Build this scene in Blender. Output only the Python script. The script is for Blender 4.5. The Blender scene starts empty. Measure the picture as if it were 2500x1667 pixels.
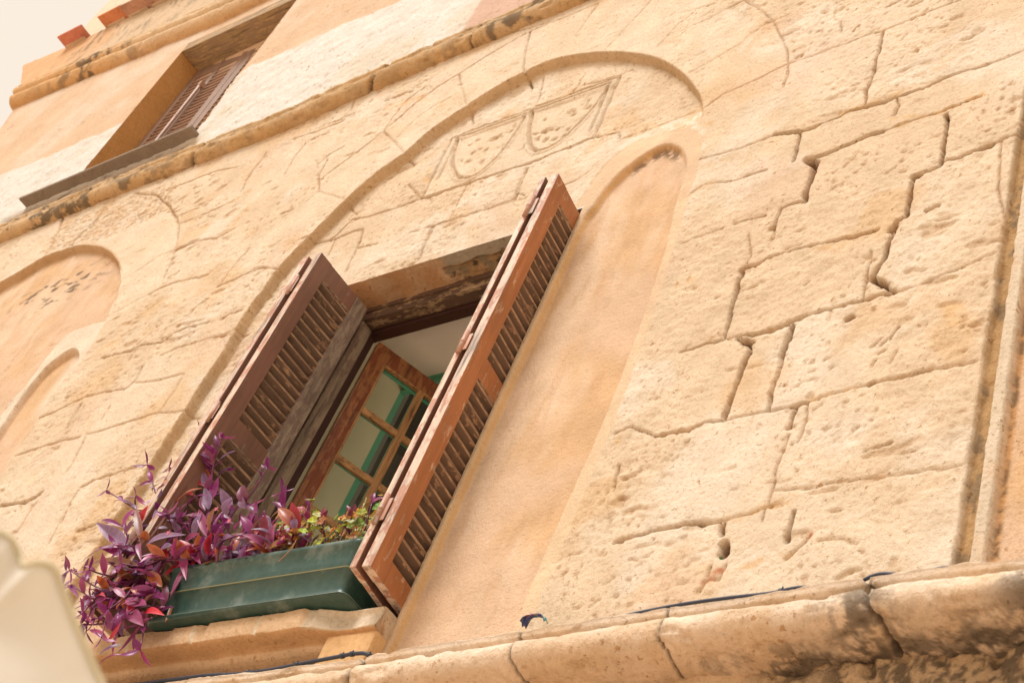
DATA = dict(
J=[(2, 3, [(-2.215, 3.855), (-2.055, 3.846), (-1.937, 3.863)]), (7, 22, [(-1.937, 3.863), (-1.842, 3.836), (-1.758, 3.847), (-1.69, 3.865), (-1.642, 3.86), (-1.572, 3.858), (-1.528, 3.865), (-1.461, 3.867)]), (4, 12, [(-1.461, 3.867), (-1.396, 3.881), (-1.331, 3.886), (-1.254, 3.881)]), (2, 3, [(-1.254, 3.881), (-1.162, 3.892)]), (4, 11, [(-1.645, 4.287), (-1.643, 4.123), (-1.645, 3.988), (-1.642, 3.875)]), (2, 4, [(-1.886, 4.282), (-1.815, 4.289), (-1.714, 4.29), (-1.645, 4.287), (-1.615, 4.286)]), (2, 2, [(-1.615, 4.286), (-1.497, 4.303), (-1.403, 4.304)]), (2, 4, [(-2.267, 4.176), (-2.202, 4.228), (-2.086, 4.247), (-2.036, 4.268), (-1.979, 4.288)]), (2, 3, [(-1.979, 4.288), (-1.886, 4.282)]), (2, 4, [(-2.275, 4.866), (-2.173, 4.733), (-2.101, 4.611), (-2.037, 4.471), (-1.996, 4.367), (-1.977, 4.286)]), (2, 3, [(-2.399, 4.458), (-2.325, 4.491), (-2.204, 4.542), (-2.195, 4.573), (-2.126, 4.622), (-2.041, 4.622)]), (6, 20, [(-1.842, 3.831), (-1.831, 3.755), (-1.831, 3.686)]), (9, 26, [(-1.786, 3.672), (-1.725, 3.676), (-1.681, 3.684), (-1.614, 3.695), (-1.547, 3.698)]), (4, 8, [(-1.547, 3.698), (-1.512, 3.703), (-1.452, 3.708), (-1.396, 3.708), (-1.366, 3.707), (-1.332, 3.712), (-1.271, 3.73)]), (12, 30, [(-1.78, 3.666), (-1.753, 3.639)]), (6, 24, [(-1.363, 3.685), (-1.354, 3.645), (-1.352, 3.569), (-1.351, 3.494), (-1.348, 3.44)]), (7, 18, [(-1.422, 3.438), (-1.38, 3.432), (-1.348, 3.437)]), (14, 26, [(-1.425, 3.429), (-1.403, 3.419)]), (5, 14, [(-1.346, 3.452), (-1.301, 3.451)]), (10, 22, [(-1.301, 3.451), (-1.242, 3.463), (-1.211, 3.468)]), (3, 8, [(-1.211, 3.468), (-1.184, 3.471), (-1.126, 3.486)]), (10, 24, [(-1.751, 3.638), (-1.752, 3.575), (-1.753, 3.506), (-1.749, 3.454)]), (4, 10, [(-1.749, 3.454), (-1.797, 3.454), (-1.829, 3.45), (-1.83, 3.404), (-1.827, 3.358)]), (9, 26, [(-1.422, 3.434), (-1.42, 3.362), (-1.419, 3.299), (-1.416, 3.251)]), (7, 18, [(-1.416, 3.251), (-1.443, 3.24), (-1.454, 3.21)]), (6, 14, [(-1.36, 3.252), (-1.329, 3.261)]), (5, 12, [(-1.999, 3.675), (-1.916, 3.677)]), (5, 9, [(-1.973, 3.442), (-1.873, 3.438)]), (5, 5, [(-2.2, 3.663), (-2.143, 3.701), (-2.028, 3.669), (-1.999, 3.675)]), (5, 8, [(-1.531, 3.859), (-1.519, 3.808), (-1.53, 3.762)]), (5, 9, [(-1.755, 4.348), (-1.738, 4.369)]), (4, 5, [(-1.819, 4.449), (-1.807, 4.371)]), (5, 7, [(-1.658, 4.434), (-1.624, 4.444)]), (5, 7, [(-1.576, 4.383), (-1.532, 4.386)]), (3, 3, [(-2.406, 4.928), (-2.49, 4.94), (-2.572, 4.96)]), (8, 24, [(-1.44, 3.221), (-1.449, 3.152), (-1.454, 3.107), (-1.466, 3.053), (-1.473, 3.027)]), (10, 26, [(-1.473, 3.027), (-1.462, 3.009), (-1.435, 2.982)]), (6, 14, [(-1.435, 2.982), (-1.402, 2.945)]), (3, 6, [(-1.402, 2.945), (-1.371, 2.943), (-1.334, 2.949), (-1.28, 2.963)]), (2, 3, [(-1.28, 2.963), (-1.244, 2.978), (-1.156, 3.0)]), (4, 10, [(-1.402, 2.945), (-1.448, 2.945), (-1.491, 2.94), (-1.527, 2.944), (-1.586, 2.938), (-1.646, 2.93)]), (8, 20, [(-1.646, 2.93), (-1.706, 2.918), (-1.747, 2.914), (-1.789, 2.911)]), (5, 14, [(-1.789, 2.911), (-1.834, 2.919), (-1.865, 2.92)]), (3, 6, [(-1.495, 3.134), (-1.493, 3.022), (-1.489, 2.942)]), (4, 8, [(-1.825, 3.228), (-1.772, 3.23), (-1.729, 3.235), (-1.641, 3.226)]), (6, 12, [(-1.641, 3.226), (-1.598, 3.225), (-1.534, 3.218), (-1.494, 3.23)]), (8, 18, [(-1.89, 3.21), (-1.868, 3.215), (-1.841, 3.218)]), (4, 9, [(-1.841, 3.218), (-1.816, 3.227)]), (7, 20, [(-1.889, 3.207), (-1.888, 3.144), (-1.887, 3.047), (-1.882, 2.975), (-1.878, 2.921)]), (5, 12, [(-1.877, 2.918), (-1.921, 2.918), (-1.965, 2.914), (-2.009, 2.91)]), (3, 5, [(-1.91, 3.376), (-1.888, 3.302), (-1.88, 3.267), (-1.887, 3.219)]), (16, 30, [(-1.81, 2.892), (-1.785, 2.876)]), (6, 16, [(-1.836, 2.911), (-1.79, 2.877), (-1.783, 2.847)]), (7, 20, [(-1.783, 2.847), (-1.794, 2.807), (-1.792, 2.725), (-1.795, 2.652), (-1.795, 2.611)]), (9, 20, [(-1.682, 2.905), (-1.678, 2.865), (-1.681, 2.8)]), (8, 14, [(-1.681, 2.8), (-1.679, 2.757), (-1.685, 2.706), (-1.686, 2.66), (-1.678, 2.601)]), (4, 11, [(-1.921, 2.589), (-1.88, 2.594), (-1.84, 2.6), (-1.79, 2.597)]), (3, 6, [(-1.79, 2.597), (-1.717, 2.599), (-1.669, 2.597), (-1.617, 2.596)]), (6, 14, [(-1.617, 2.596), (-1.572, 2.599)]), (3, 5, [(-1.572, 2.599), (-1.524, 2.611), (-1.451, 2.618), (-1.404, 2.622)]), (4, 8, [(-1.404, 2.622), (-1.342, 2.62), (-1.264, 2.622)]), (3, 4, [(-1.264, 2.622), (-1.219, 2.621), (-1.175, 2.625)]), (9, 20, [(-1.603, 2.585), (-1.607, 2.563)]), (5, 10, [(-1.607, 2.563), (-1.606, 2.524)]), (3, 5, [(-1.83, 3.29), (-1.822, 3.335), (-1.826, 3.376)]), (5, 10, [(-1.838, 3.368), (-1.826, 3.376)]), (4, 4, [(-1.436, 2.753), (-1.41, 2.776)]), (4, 4, [(-1.428, 2.679), (-1.416, 2.696)]), (4, 4, [(-1.372, 2.678), (-1.36, 2.72)]), (4, 4, [(-1.412, 2.717), (-1.392, 2.734)]), (4, 4, [(-1.385, 2.763), (-1.366, 2.809)]), (4, 4, [(-1.413, 2.751), (-1.393, 2.766)]), (14, 8, [(-1.52, 2.88), (-1.513, 2.885)]), (8, 6, [(-1.414, 2.621), (-1.407, 2.623)]), (5, 6, [(-1.676, 3.061), (-1.66, 3.073)]), (5, 6, [(-1.953, 3.102), (-1.947, 3.107)]), (7, 12, [(-1.99, 2.587), (-1.944, 2.588), (-1.893, 2.585)]), (5, 11, [(-2.007, 2.24), (-1.961, 2.251), (-1.889, 2.254), (-1.819, 2.257), (-1.773, 2.259), (-1.725, 2.253)]), (2, 3, [(-1.725, 2.253), (-1.638, 2.263), (-1.597, 2.276)]), (2, 2, [(-1.608, 2.326), (-1.518, 2.312), (-1.434, 2.316), (-1.153, 2.301)]), (8, 20, [(-1.717, 2.238), (-1.71, 2.208)]), (16, 40, [(-1.697, 2.18), (-1.693, 2.154)]), (4, 7, [(-1.713, 2.117), (-1.713, 2.082), (-1.722, 2.049)]), (3, 5, [(-1.679, 2.122), (-1.68, 2.072), (-1.713, 2.082)]), (6, 18, [(-1.538, 2.246), (-1.537, 2.197), (-1.533, 2.162)]), (5, 7, [(-2.075, 2.506), (-2.07, 2.457), (-2.064, 2.42)]), (3, 3, [(-1.601, 2.501), (-1.61, 2.419), (-1.612, 2.386), (-1.603, 2.303)]), (5, 5, [(-1.456, 2.151), (-1.402, 2.143), (-1.367, 2.123)]), (6, 6, [(-1.48, 2.167), (-1.499, 2.136), (-1.523, 2.111)]), (5, 8, [(-1.39, 2.401), (-1.329, 2.409)]), (3, 16, [(-3.418, 5.337), (-3.373, 5.153), (-3.332, 5.013), (-3.264, 4.885)]), (2, 7, [(-3.743, 5.187), (-3.646, 5.01), (-3.558, 4.85), (-3.52, 4.769)]), (2, 5, [(-3.743, 5.187), (-3.679, 5.231), (-3.579, 5.278), (-3.461, 5.319)]), (2, 7, [(-4.034, 4.906), (-3.903, 4.764), (-3.756, 4.596)]), (2, 5, [(-4.159, 4.519), (-4.023, 4.43), (-3.934, 4.341)]), (2, 2, [(-3.066, 5.343), (-3.107, 5.116)]), (2, 2, [(-2.758, 5.172), (-2.892, 4.878)]), (4, 5, [(-4.527, 5.209), (-4.464, 5.203), (-4.363, 5.214)]), (3, 5, [(-4.397, 5.396), (-4.433, 5.351), (-4.407, 5.261)]), (6, 8, [(-4.175, 5.216), (-4.099, 5.214), (-4.001, 5.198)]), (3, 3, [(-3.932, 5.186), (-4.016, 5.133), (-4.041, 4.922)]), (4, 5, [(-3.908, 4.811), (-3.86, 4.913), (-3.771, 4.982), (-3.677, 5.003)]), (3, 3, [(-3.564, 5.412), (-3.482, 5.376), (-3.315, 5.35)]), (4, 8, [(-4.03, 4.212), (-3.992, 4.237), (-3.95, 4.321), (-3.861, 4.294), (-3.736, 4.293), (-3.577, 4.296), (-3.458, 4.294), (-3.352, 4.297)]), (8, 12, [(-3.352, 4.297), (-3.297, 4.293), (-3.252, 4.292)]), (2, 4, [(-3.347, 4.285), (-3.338, 4.156), (-3.339, 4.072)]), (4, 7, [(-4.03, 4.212), (-3.924, 4.22), (-3.835, 4.209), (-3.803, 4.097)]), (3, 5, [(-3.41, 3.946), (-3.417, 4.061), (-3.321, 4.065), (-3.17, 4.053), (-3.039, 4.063)]), (3, 5, [(-3.05, 4.259), (-3.041, 4.142), (-3.035, 4.061)]), (7, 14, [(-3.035, 4.061), (-3.037, 4.094)]), (4, 7, [(-3.252, 4.292), (-3.059, 4.283), (-2.963, 4.291), (-2.872, 4.292), (-2.777, 4.314)]), (4, 8, [(-2.777, 4.314), (-2.695, 4.288), (-2.659, 4.281), (-2.633, 4.216)]), (2, 3, [(-2.625, 4.212), (-2.547, 4.212), (-2.425, 4.226), (-2.334, 4.236)]), (2, 3, [(-2.526, 4.248), (-2.525, 4.201)]), (2, 3, [(-3.227, 4.94), (-3.196, 4.79), (-3.194, 4.725)]), (2, 3, [(-2.993, 4.835), (-2.998, 4.761)]), (3, 5, [(-3.047, 4.691), (-2.993, 4.748), (-2.878, 4.729), (-2.736, 4.725)]), (3, 4, [(-3.709, 4.444), (-3.577, 4.296)]), (3, 3, [(-2.82, 4.046), (-2.729, 4.051), (-2.648, 4.041)]), (3, 6, [(-3.408, 4.058), (-3.398, 3.953), (-3.393, 3.844)]), (3, 6, [(-3.537, 4.071), (-3.465, 4.067), (-3.408, 4.058)]), (4, 8, [(-3.839, 4.215), (-3.803, 4.08), (-3.794, 3.936)]), (3, 6, [(-3.803, 4.08), (-3.691, 4.066)]), (4, 8, [(-4.15, 4.222), (-3.987, 4.209), (-3.907, 4.218), (-3.839, 4.215)]), (2, 4, [(-3.98, 4.197), (-3.968, 4.095)]), (4, 6, [(-2.989, 4.059), (-3.048, 4.103), (-3.057, 4.257)]), (3, 5, [(-3.332, 4.055), (-3.17, 4.053), (-2.977, 4.045)]), (3, 7, [(-4.744, 5.195), (-4.595, 5.181), (-4.41, 5.182)]), (4, 10, [(-4.9, 5.164), (-4.897, 5.093), (-4.91, 4.985), (-4.883, 4.861)]), (3, 7, [(-5.658, 5.185), (-5.466, 5.173), (-5.31, 5.175), (-5.249, 5.177)]), (3, 3, [(-5.249, 5.177), (-5.076, 5.129)]), (4, 9, [(-5.935, 5.292), (-5.697, 5.177), (-5.467, 4.986), (-5.32, 4.845), (-5.202, 4.701)]), (6, 18, [(-6.122, 5.309), (-6.147, 5.233), (-6.145, 5.076)]), (3, 8, [(-6.614, 5.427), (-6.496, 5.216)]), (6, 9, [(-4.419, 4.497), (-4.351, 4.499)]), (2, 5, [(-4.237, 4.572), (-4.019, 4.428)]), (4, 6, [(-4.61, 5.108), (-4.621, 5.011), (-4.611, 4.862)]), (4, 5, [(-4.27, 4.912), (-4.343, 4.881), (-4.383, 4.824)]), (3, 5, [(-5.688, 5.15), (-5.538, 5.169)]), (2, 6, [(-5.471, 4.999), (-5.334, 4.851), (-5.24, 4.758), (-5.157, 4.627), (-5.098, 4.51), (-5.041, 4.375), (-5.013, 4.266)]), (6, 18, [(-6.133, 5.277), (-6.152, 5.161), (-6.184, 5.065), (-6.202, 4.982)]), (4, 9, [(-6.202, 4.982), (-6.103, 4.857)]), (3, 8, [(-6.569, 5.369), (-6.493, 5.212), (-6.437, 5.067), (-6.408, 4.972)]), (2, 5, [(-5.392, 4.395), (-5.3, 4.45), (-5.212, 4.511), (-5.109, 4.519)]), (3, 8, [(-5.109, 4.519), (-5.002, 4.52), (-4.902, 4.512), (-4.806, 4.48), (-4.718, 4.516)]), (2, 3, [(-5.32, 4.845), (-5.171, 4.851)]), (2, 4, [(-5.275, 4.115), (-5.18, 4.147), (-5.095, 4.176), (-4.997, 4.201)]), (5, 8, [(-4.997, 4.201), (-4.892, 4.213), (-4.852, 4.209), (-4.67, 4.182)]), (5, 9, [(-5.065, 3.784), (-4.958, 3.779), (-4.873, 3.775), (-4.82, 3.79), (-4.676, 3.764), (-4.618, 3.807), (-4.534, 3.811), (-4.423, 3.81)]), (3, 7, [(-4.342, 3.802), (-4.31, 3.817), (-4.248, 3.822)]), (3, 7, [(-5.287, 3.46), (-5.127, 3.487), (-5.035, 3.514), (-4.952, 3.525), (-4.839, 3.52), (-4.699, 3.499), (-4.667, 3.54)]), (3, 4, [(-4.656, 3.524), (-4.507, 3.495), (-4.356, 3.493), (-4.35, 3.411), (-4.359, 3.281)]), (2, 3, [(-4.359, 3.281), (-4.462, 3.277), (-4.751, 3.264)]), (4, 8, [(-4.961, 3.477), (-4.953, 3.409), (-4.942, 3.349)]), (4, 6, [(-4.729, 3.408), (-4.723, 3.343)]), (4, 7, [(-4.691, 3.622), (-4.667, 3.54)]), (4, 4, [(-4.612, 3.876), (-4.602, 3.954), (-4.546, 3.99)]), (5, 5, [(-4.525, 4.065), (-4.525, 4.177), (-4.488, 4.287)]), (3, 5, [(-4.359, 3.281), (-4.159, 3.245), (-4.078, 3.238)]), (3, 4, [(-5.592, 3.633), (-5.545, 3.674), (-5.47, 3.664)]), (8, 20, [(-5.03, 2.95), (-4.95, 2.951), (-4.864, 2.942)]), (10, 24, [(-4.864, 2.942), (-4.822, 2.949)]), (5, 12, [(-4.822, 2.949), (-4.796, 2.977)]), (3, 6, [(-5.218, 3.251), (-5.093, 3.262), (-4.965, 3.268), (-4.896, 3.269), (-4.792, 3.261)]), (3, 5, [(-4.549, 2.949), (-4.477, 2.974), (-4.353, 2.986), (-4.245, 2.994)]), (4, 5, [(-4.761, 3.271), (-4.734, 3.162), (-4.715, 3.066)]), (4, 5, [(-4.773, 2.766), (-4.793, 2.903), (-4.783, 2.925)]), (4, 4, [(-4.511, 2.674), (-4.534, 2.814), (-4.556, 2.935)]), (3, 3, [(-4.38, 2.71), (-4.272, 2.727), (-4.154, 2.726)]), (2, 6, [(-3.743, 5.187), (-3.83, 5.156), (-3.909, 5.096), (-3.978, 4.995), (-4.034, 4.906), (-4.142, 4.798), (-4.258, 4.705)]), (2, 6, [(-4.331, 4.843), (-4.318, 4.72), (-4.237, 4.572)]), (2, 4, [(-5.814, 5.644), (-5.634, 5.611), (-5.421, 5.585)]), (2, 5, [(-4.258, 4.705), (-4.291, 4.664)]), (2, 5, [(-3.461, 5.319), (-3.418, 5.337), (-3.244, 5.331), (-3.066, 5.343)]), (2, 4, [(-1.977, 4.286), (-1.965, 4.22), (-1.968, 4.146)]), (2, 4, [(-2.151, 4.787), (-1.994, 4.805)]), (2, 5, [(-2.53, 4.807), (-2.382, 4.832), (-2.275, 4.866)]), (2, 5, [(-2.492, 4.925), (-2.559, 4.868), (-2.614, 4.75)]), (2, 5, [(-4.179, 4.05), (-4.312, 4.108), (-4.41, 4.089), (-4.539, 4.061)]), (2, 5, [(-5.24, 4.758), (-5.063, 4.762), (-4.884, 4.785)]), (2, 5, [(-4.201, 3.667), (-4.309, 3.685), (-4.487, 3.689), (-4.608, 3.666)]), (2, 4, [(-5.392, 4.395), (-5.241, 4.109)]), (2, 5, [(-1.175, 2.625), (-1.155, 2.626)]), (3, 7, [(-2.131, 2.63), (-2.081, 2.643), (-1.99, 2.587)]), (2, 5, [(-1.603, 2.303), (-1.61, 2.258), (-1.609, 2.231)]), (2, 5, [(-2.15, 3.423), (-2.101, 3.424), (-2.005, 3.434)]), (3, 6, [(-1.572, 2.599), (-1.563, 2.538), (-1.572, 2.468)]), (2, 4, [(-1.403, 4.304), (-1.331, 4.318)]), (2, 4, [(-1.184, 3.471), (-1.17, 3.254), (-1.136, 3.087)])],
CREST={'outer': [(-3.602, 4.706), (-2.787, 4.711), (-2.777, 4.314), (-3.059, 4.283), (-3.252, 4.292), (-3.577, 4.296)], 'inner': [(-3.555, 4.684), (-2.82, 4.682), (-2.809, 4.368)], 'l2': [(-3.558, 4.691), (-3.545, 4.402)], 'shield': [[(-3.212, 4.67), (-3.223, 4.539), (-3.256, 4.412), (-3.322, 4.333), (-3.386, 4.342), (-3.43, 4.371), (-3.497, 4.472), (-3.536, 4.574), (-3.558, 4.68)], [(-3.184, 4.677), (-3.15, 4.545), (-3.108, 4.433), (-3.061, 4.367), (-3.027, 4.35), (-2.952, 4.359), (-2.891, 4.448), (-2.851, 4.538), (-2.819, 4.655)]], 'dots': [(-3.474, 4.493), (-3.422, 4.464), (-3.423, 4.521), (-3.465, 4.593), (-3.444, 4.609), (-3.395, 4.528), (-3.347, 4.506), (-3.321, 4.576), (-3.293, 4.573), (-3.266, 4.591), (-3.256, 4.488), (-3.349, 4.569), (-3.334, 4.418), (-3.387, 4.362), (-3.257, 4.629), (-3.109, 4.494), (-3.073, 4.497), (-3.051, 4.496), (-3.082, 4.461), (-3.035, 4.433), (-2.994, 4.419), (-3.02, 4.491), (-2.985, 4.474), (-2.947, 4.445), (-2.933, 4.489), (-2.963, 4.575), (-2.89, 4.487), (-2.915, 4.581), (-2.902, 4.605), (-2.946, 4.546), (-3.096, 4.58), (-2.947, 4.406), (-3.011, 4.368), (-3.141, 4.424), (-2.894, 4.56)]},
ARCH=[(-4.199, 3.13), (-4.196, 3.277), (-4.202, 3.394), (-4.191, 3.55), (-4.201, 3.667), (-4.206, 3.822), (-4.19, 3.929), (-4.179, 4.05), (-4.129, 4.178), (-4.066, 4.285), (-4.001, 4.42), (-3.911, 4.55), (-3.782, 4.651), (-3.719, 4.753), (-3.617, 4.824), (-3.563, 4.853), (-3.486, 4.902), (-3.384, 4.95), (-3.315, 4.958), (-3.197, 4.978), (-3.029, 4.934), (-2.855, 4.851), (-2.721, 4.764), (-2.587, 4.655), (-2.459, 4.508), (-2.374, 4.383), (-2.326, 4.3), (-2.331, 4.314), (-2.29, 4.222), (-2.258, 4.121)],
LARCH=[(-6.598, 4.747), (-6.58, 4.869), (-6.398, 4.944), (-6.243, 4.945), (-6.171, 4.943), (-6.065, 4.912), (-5.929, 4.854), (-5.817, 4.794), (-5.678, 4.697), (-5.552, 4.585), (-5.456, 4.475), (-5.384, 4.377), (-5.337, 4.279), (-5.308, 4.2), (-5.274, 4.1)],
LIMP=[(-5.264, 4.087), (-5.372, 4.098), (-5.486, 4.1), (-5.531, 4.065), (-5.537, 3.971), (-5.541, 3.849), (-5.537, 3.746), (-5.544, 3.693)],
SN=[(-5.517, 3.509), (-5.537, 3.602), (-5.544, 3.693), (-5.541, 3.775), (-5.534, 3.866), (-5.47, 3.913), (-5.416, 3.934), (-5.37, 3.939), (-5.302, 3.891), (-5.242, 3.827), (-5.237, 3.771)],
SM=[(16, 'o', [(-1.512, 3.703), (-1.452, 3.708), (-1.396, 3.708), (-1.332, 3.712), (-1.271, 3.73)]), (14, 'o', [(-4.79, 4.483), (-4.742, 4.526), (-4.73, 4.688)]), (22, 'o', [(-3.605, 4.429), (-3.625, 4.51)]), (14, 'o', [(-3.739, 4.989), (-3.741, 4.944)]), (8, 'o', [(-1.572, 2.601), (-1.524, 2.611), (-1.451, 2.618)]), (18, 'o', [(-2.094, 3.217), (-2.048, 3.226)]), (12, 'o', [(-1.715, 3.874), (-1.667, 3.869), (-1.53, 3.881)]), (12, 'o', [(-2.236, 4.069), (-2.21, 4.064)]), (12, 'o', [(-1.536, 3.743), (-1.463, 3.728)]), (45, 'p', [(-2.567, 4.153), (-2.445, 4.167), (-2.295, 4.182)]), (40, 'p', [(-2.316, 4.15), (-2.24, 3.949)]), (25, 'p', [(-2.324, 4.797), (-2.263, 4.69)]), (55, 'p', [(-2.175, 4.516), (-2.053, 4.417)]), (30, 't', [(-2.18, 3.804), (-2.047, 3.812), (-1.931, 3.833)]), (26, 't', [(-2.231, 4.778), (-2.136, 4.642), (-2.186, 4.587)]), (20, 't', [(-2.207, 3.629), (-2.143, 3.683), (-2.111, 3.698)]), (18, 'o', [(-1.716, 2.251), (-1.638, 2.263), (-1.556, 2.289)]), (12, 'o', [(-1.644, 2.101), (-1.583, 2.116)]), (14, 'o', [(-1.681, 3.211), (-1.628, 3.203)]), (30, 'o', [(-1.245, 2.833), (-1.221, 2.783)]), (20, 'o', [(-2.11, 2.6), (-2.096, 2.622)]), (45, 'p', [(-5.355, 4.049), (-5.278, 4.053)]), (25, 'o', [(-4.123, 5.128), (-3.912, 5.103)]), (18, 'o', [(-4.875, 4.77), (-4.818, 4.833)]), (9, 'r', [(-1.719, 2.068), (-1.691, 2.099)]), (8, 'r', [(-1.481, 2.16), (-1.477, 2.171)]), (10, 'o', [(-1.528, 2.116), (-1.509, 2.123)]), (12, 'd', [(-1.52, 2.881), (-1.512, 2.884)]), (6, 'd', [(-1.415, 2.622), (-1.406, 2.624)]), (30, 't', [(-4.84, 4.204), (-4.726, 4.241), (-4.626, 4.311)])],
UB=[(-9.11, 6.493), (-8.017, 6.372), (-7.503, 6.292), (-7.243, 6.322), (-6.989, 6.351), (-6.848, 6.341), (-6.307, 6.305), (-5.794, 6.238), (-5.706, 6.378), (-5.497, 6.333), (-5.279, 6.338), (-5.02, 6.357), (-5.038, 6.381), (-4.956, 6.44), (-4.726, 6.42)],
STEMS=[[(-3.496, -0.06, 2.46), (-3.57, -0.085, 2.6), (-3.612, -0.11, 2.727), (-3.625, -0.135, 2.766), (-3.735, -0.16, 2.883)], [(-3.548, -0.06, 2.531), (-3.594, -0.085, 2.643), (-3.606, -0.11, 2.713), (-3.597, -0.135, 2.766), (-3.579, -0.16, 2.812)], [(-3.608, -0.08, 2.463), (-3.684, -0.12, 2.528), (-3.726, -0.16, 2.583), (-3.824, -0.2, 2.71)], [(-3.604, -0.06, 2.492), (-3.709, -0.105, 2.648), (-3.786, -0.15, 2.735)], [(-3.654, -0.08, 2.471), (-3.659, -0.127, 2.481), (-3.803, -0.173, 2.548), (-3.927, -0.22, 2.605)], [(-3.747, -0.1, 2.47), (-3.786, -0.133, 2.511), (-3.819, -0.167, 2.576), (-3.778, -0.2, 2.57)], [(-3.491, -0.04, 2.477), (-3.477, -0.047, 2.591), (-3.434, -0.053, 2.638), (-3.418, -0.06, 2.743)], [(-3.258, 0.0, 2.482), (-3.275, -0.02, 2.563), (-3.315, -0.04, 2.638)], [(-3.62, -0.1, 2.388), (-3.625, -0.14, 2.314), (-3.592, -0.18, 2.173), (-3.653, -0.22, 2.172), (-3.766, -0.26, 2.219)], [(-3.597, -0.1, 2.355), (-3.565, -0.14, 2.174), (-3.587, -0.18, 2.112), (-3.63, -0.22, 2.124), (-3.707, -0.26, 2.153)], [(-3.56, -0.1, 2.36), (-3.629, -0.135, 2.313), (-3.678, -0.17, 2.166), (-3.62, -0.205, 2.074), (-3.522, -0.24, 1.975)], [(-3.574, -0.1, 2.38), (-3.645, -0.125, 2.312), (-3.455, -0.15, 2.161), (-3.394, -0.175, 2.062), (-3.295, -0.2, 1.918)], [(-3.544, -0.1, 2.375), (-3.626, -0.135, 2.318), (-3.576, -0.17, 2.229), (-3.54, -0.205, 2.09), (-3.433, -0.24, 1.944)], [(-3.486, -0.1, 2.389), (-3.537, -0.14, 2.323), (-3.553, -0.18, 2.266), (-3.594, -0.22, 2.248)], [(-3.367, -0.05, 2.47), (-3.375, -0.105, 2.394), (-3.359, -0.16, 2.327)], [(-3.309, -0.04, 2.433), (-3.337, -0.07, 2.459), (-3.287, -0.1, 2.482)], [(-3.251, -0.02, 2.434), (-3.259, -0.06, 2.442), (-3.263, -0.1, 2.443)], [(-3.638, -0.1, 2.415), (-3.647, -0.16, 2.371), (-3.629, -0.22, 2.323)], [(-3.578, -0.12, 2.306), (-3.564, -0.16, 2.236), (-3.507, -0.2, 2.128), (-3.48, -0.24, 2.049)], [(-3.54, -0.12, 2.3), (-3.475, -0.153, 2.194), (-3.425, -0.187, 2.095), (-3.425, -0.22, 2.026)], [(-3.608, -0.12, 2.34), (-3.659, -0.163, 2.259), (-3.678, -0.207, 2.232), (-3.682, -0.25, 2.214)], [(-3.491, -0.07, 2.415), (-3.528, -0.115, 2.443), (-3.543, -0.16, 2.466)], [(-3.401, -0.05, 2.44), (-3.433, -0.075, 2.496), (-3.42, -0.1, 2.532)], [(-3.698, -0.1, 2.401), (-3.667, -0.17, 2.337), (-3.652, -0.24, 2.316)], [(-3.562, -0.08, 2.425), (-3.581, -0.13, 2.451), (-3.587, -0.18, 2.469)], [(-3.6, -0.12, 2.252), (-3.587, -0.167, 2.167), (-3.609, -0.213, 2.132), (-3.559, -0.26, 2.033)], [(-3.533, -0.12, 2.213), (-3.523, -0.152, 2.114), (-3.513, -0.185, 2.054), (-3.541, -0.217, 2.022), (-3.548, -0.25, 1.997)]],
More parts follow.
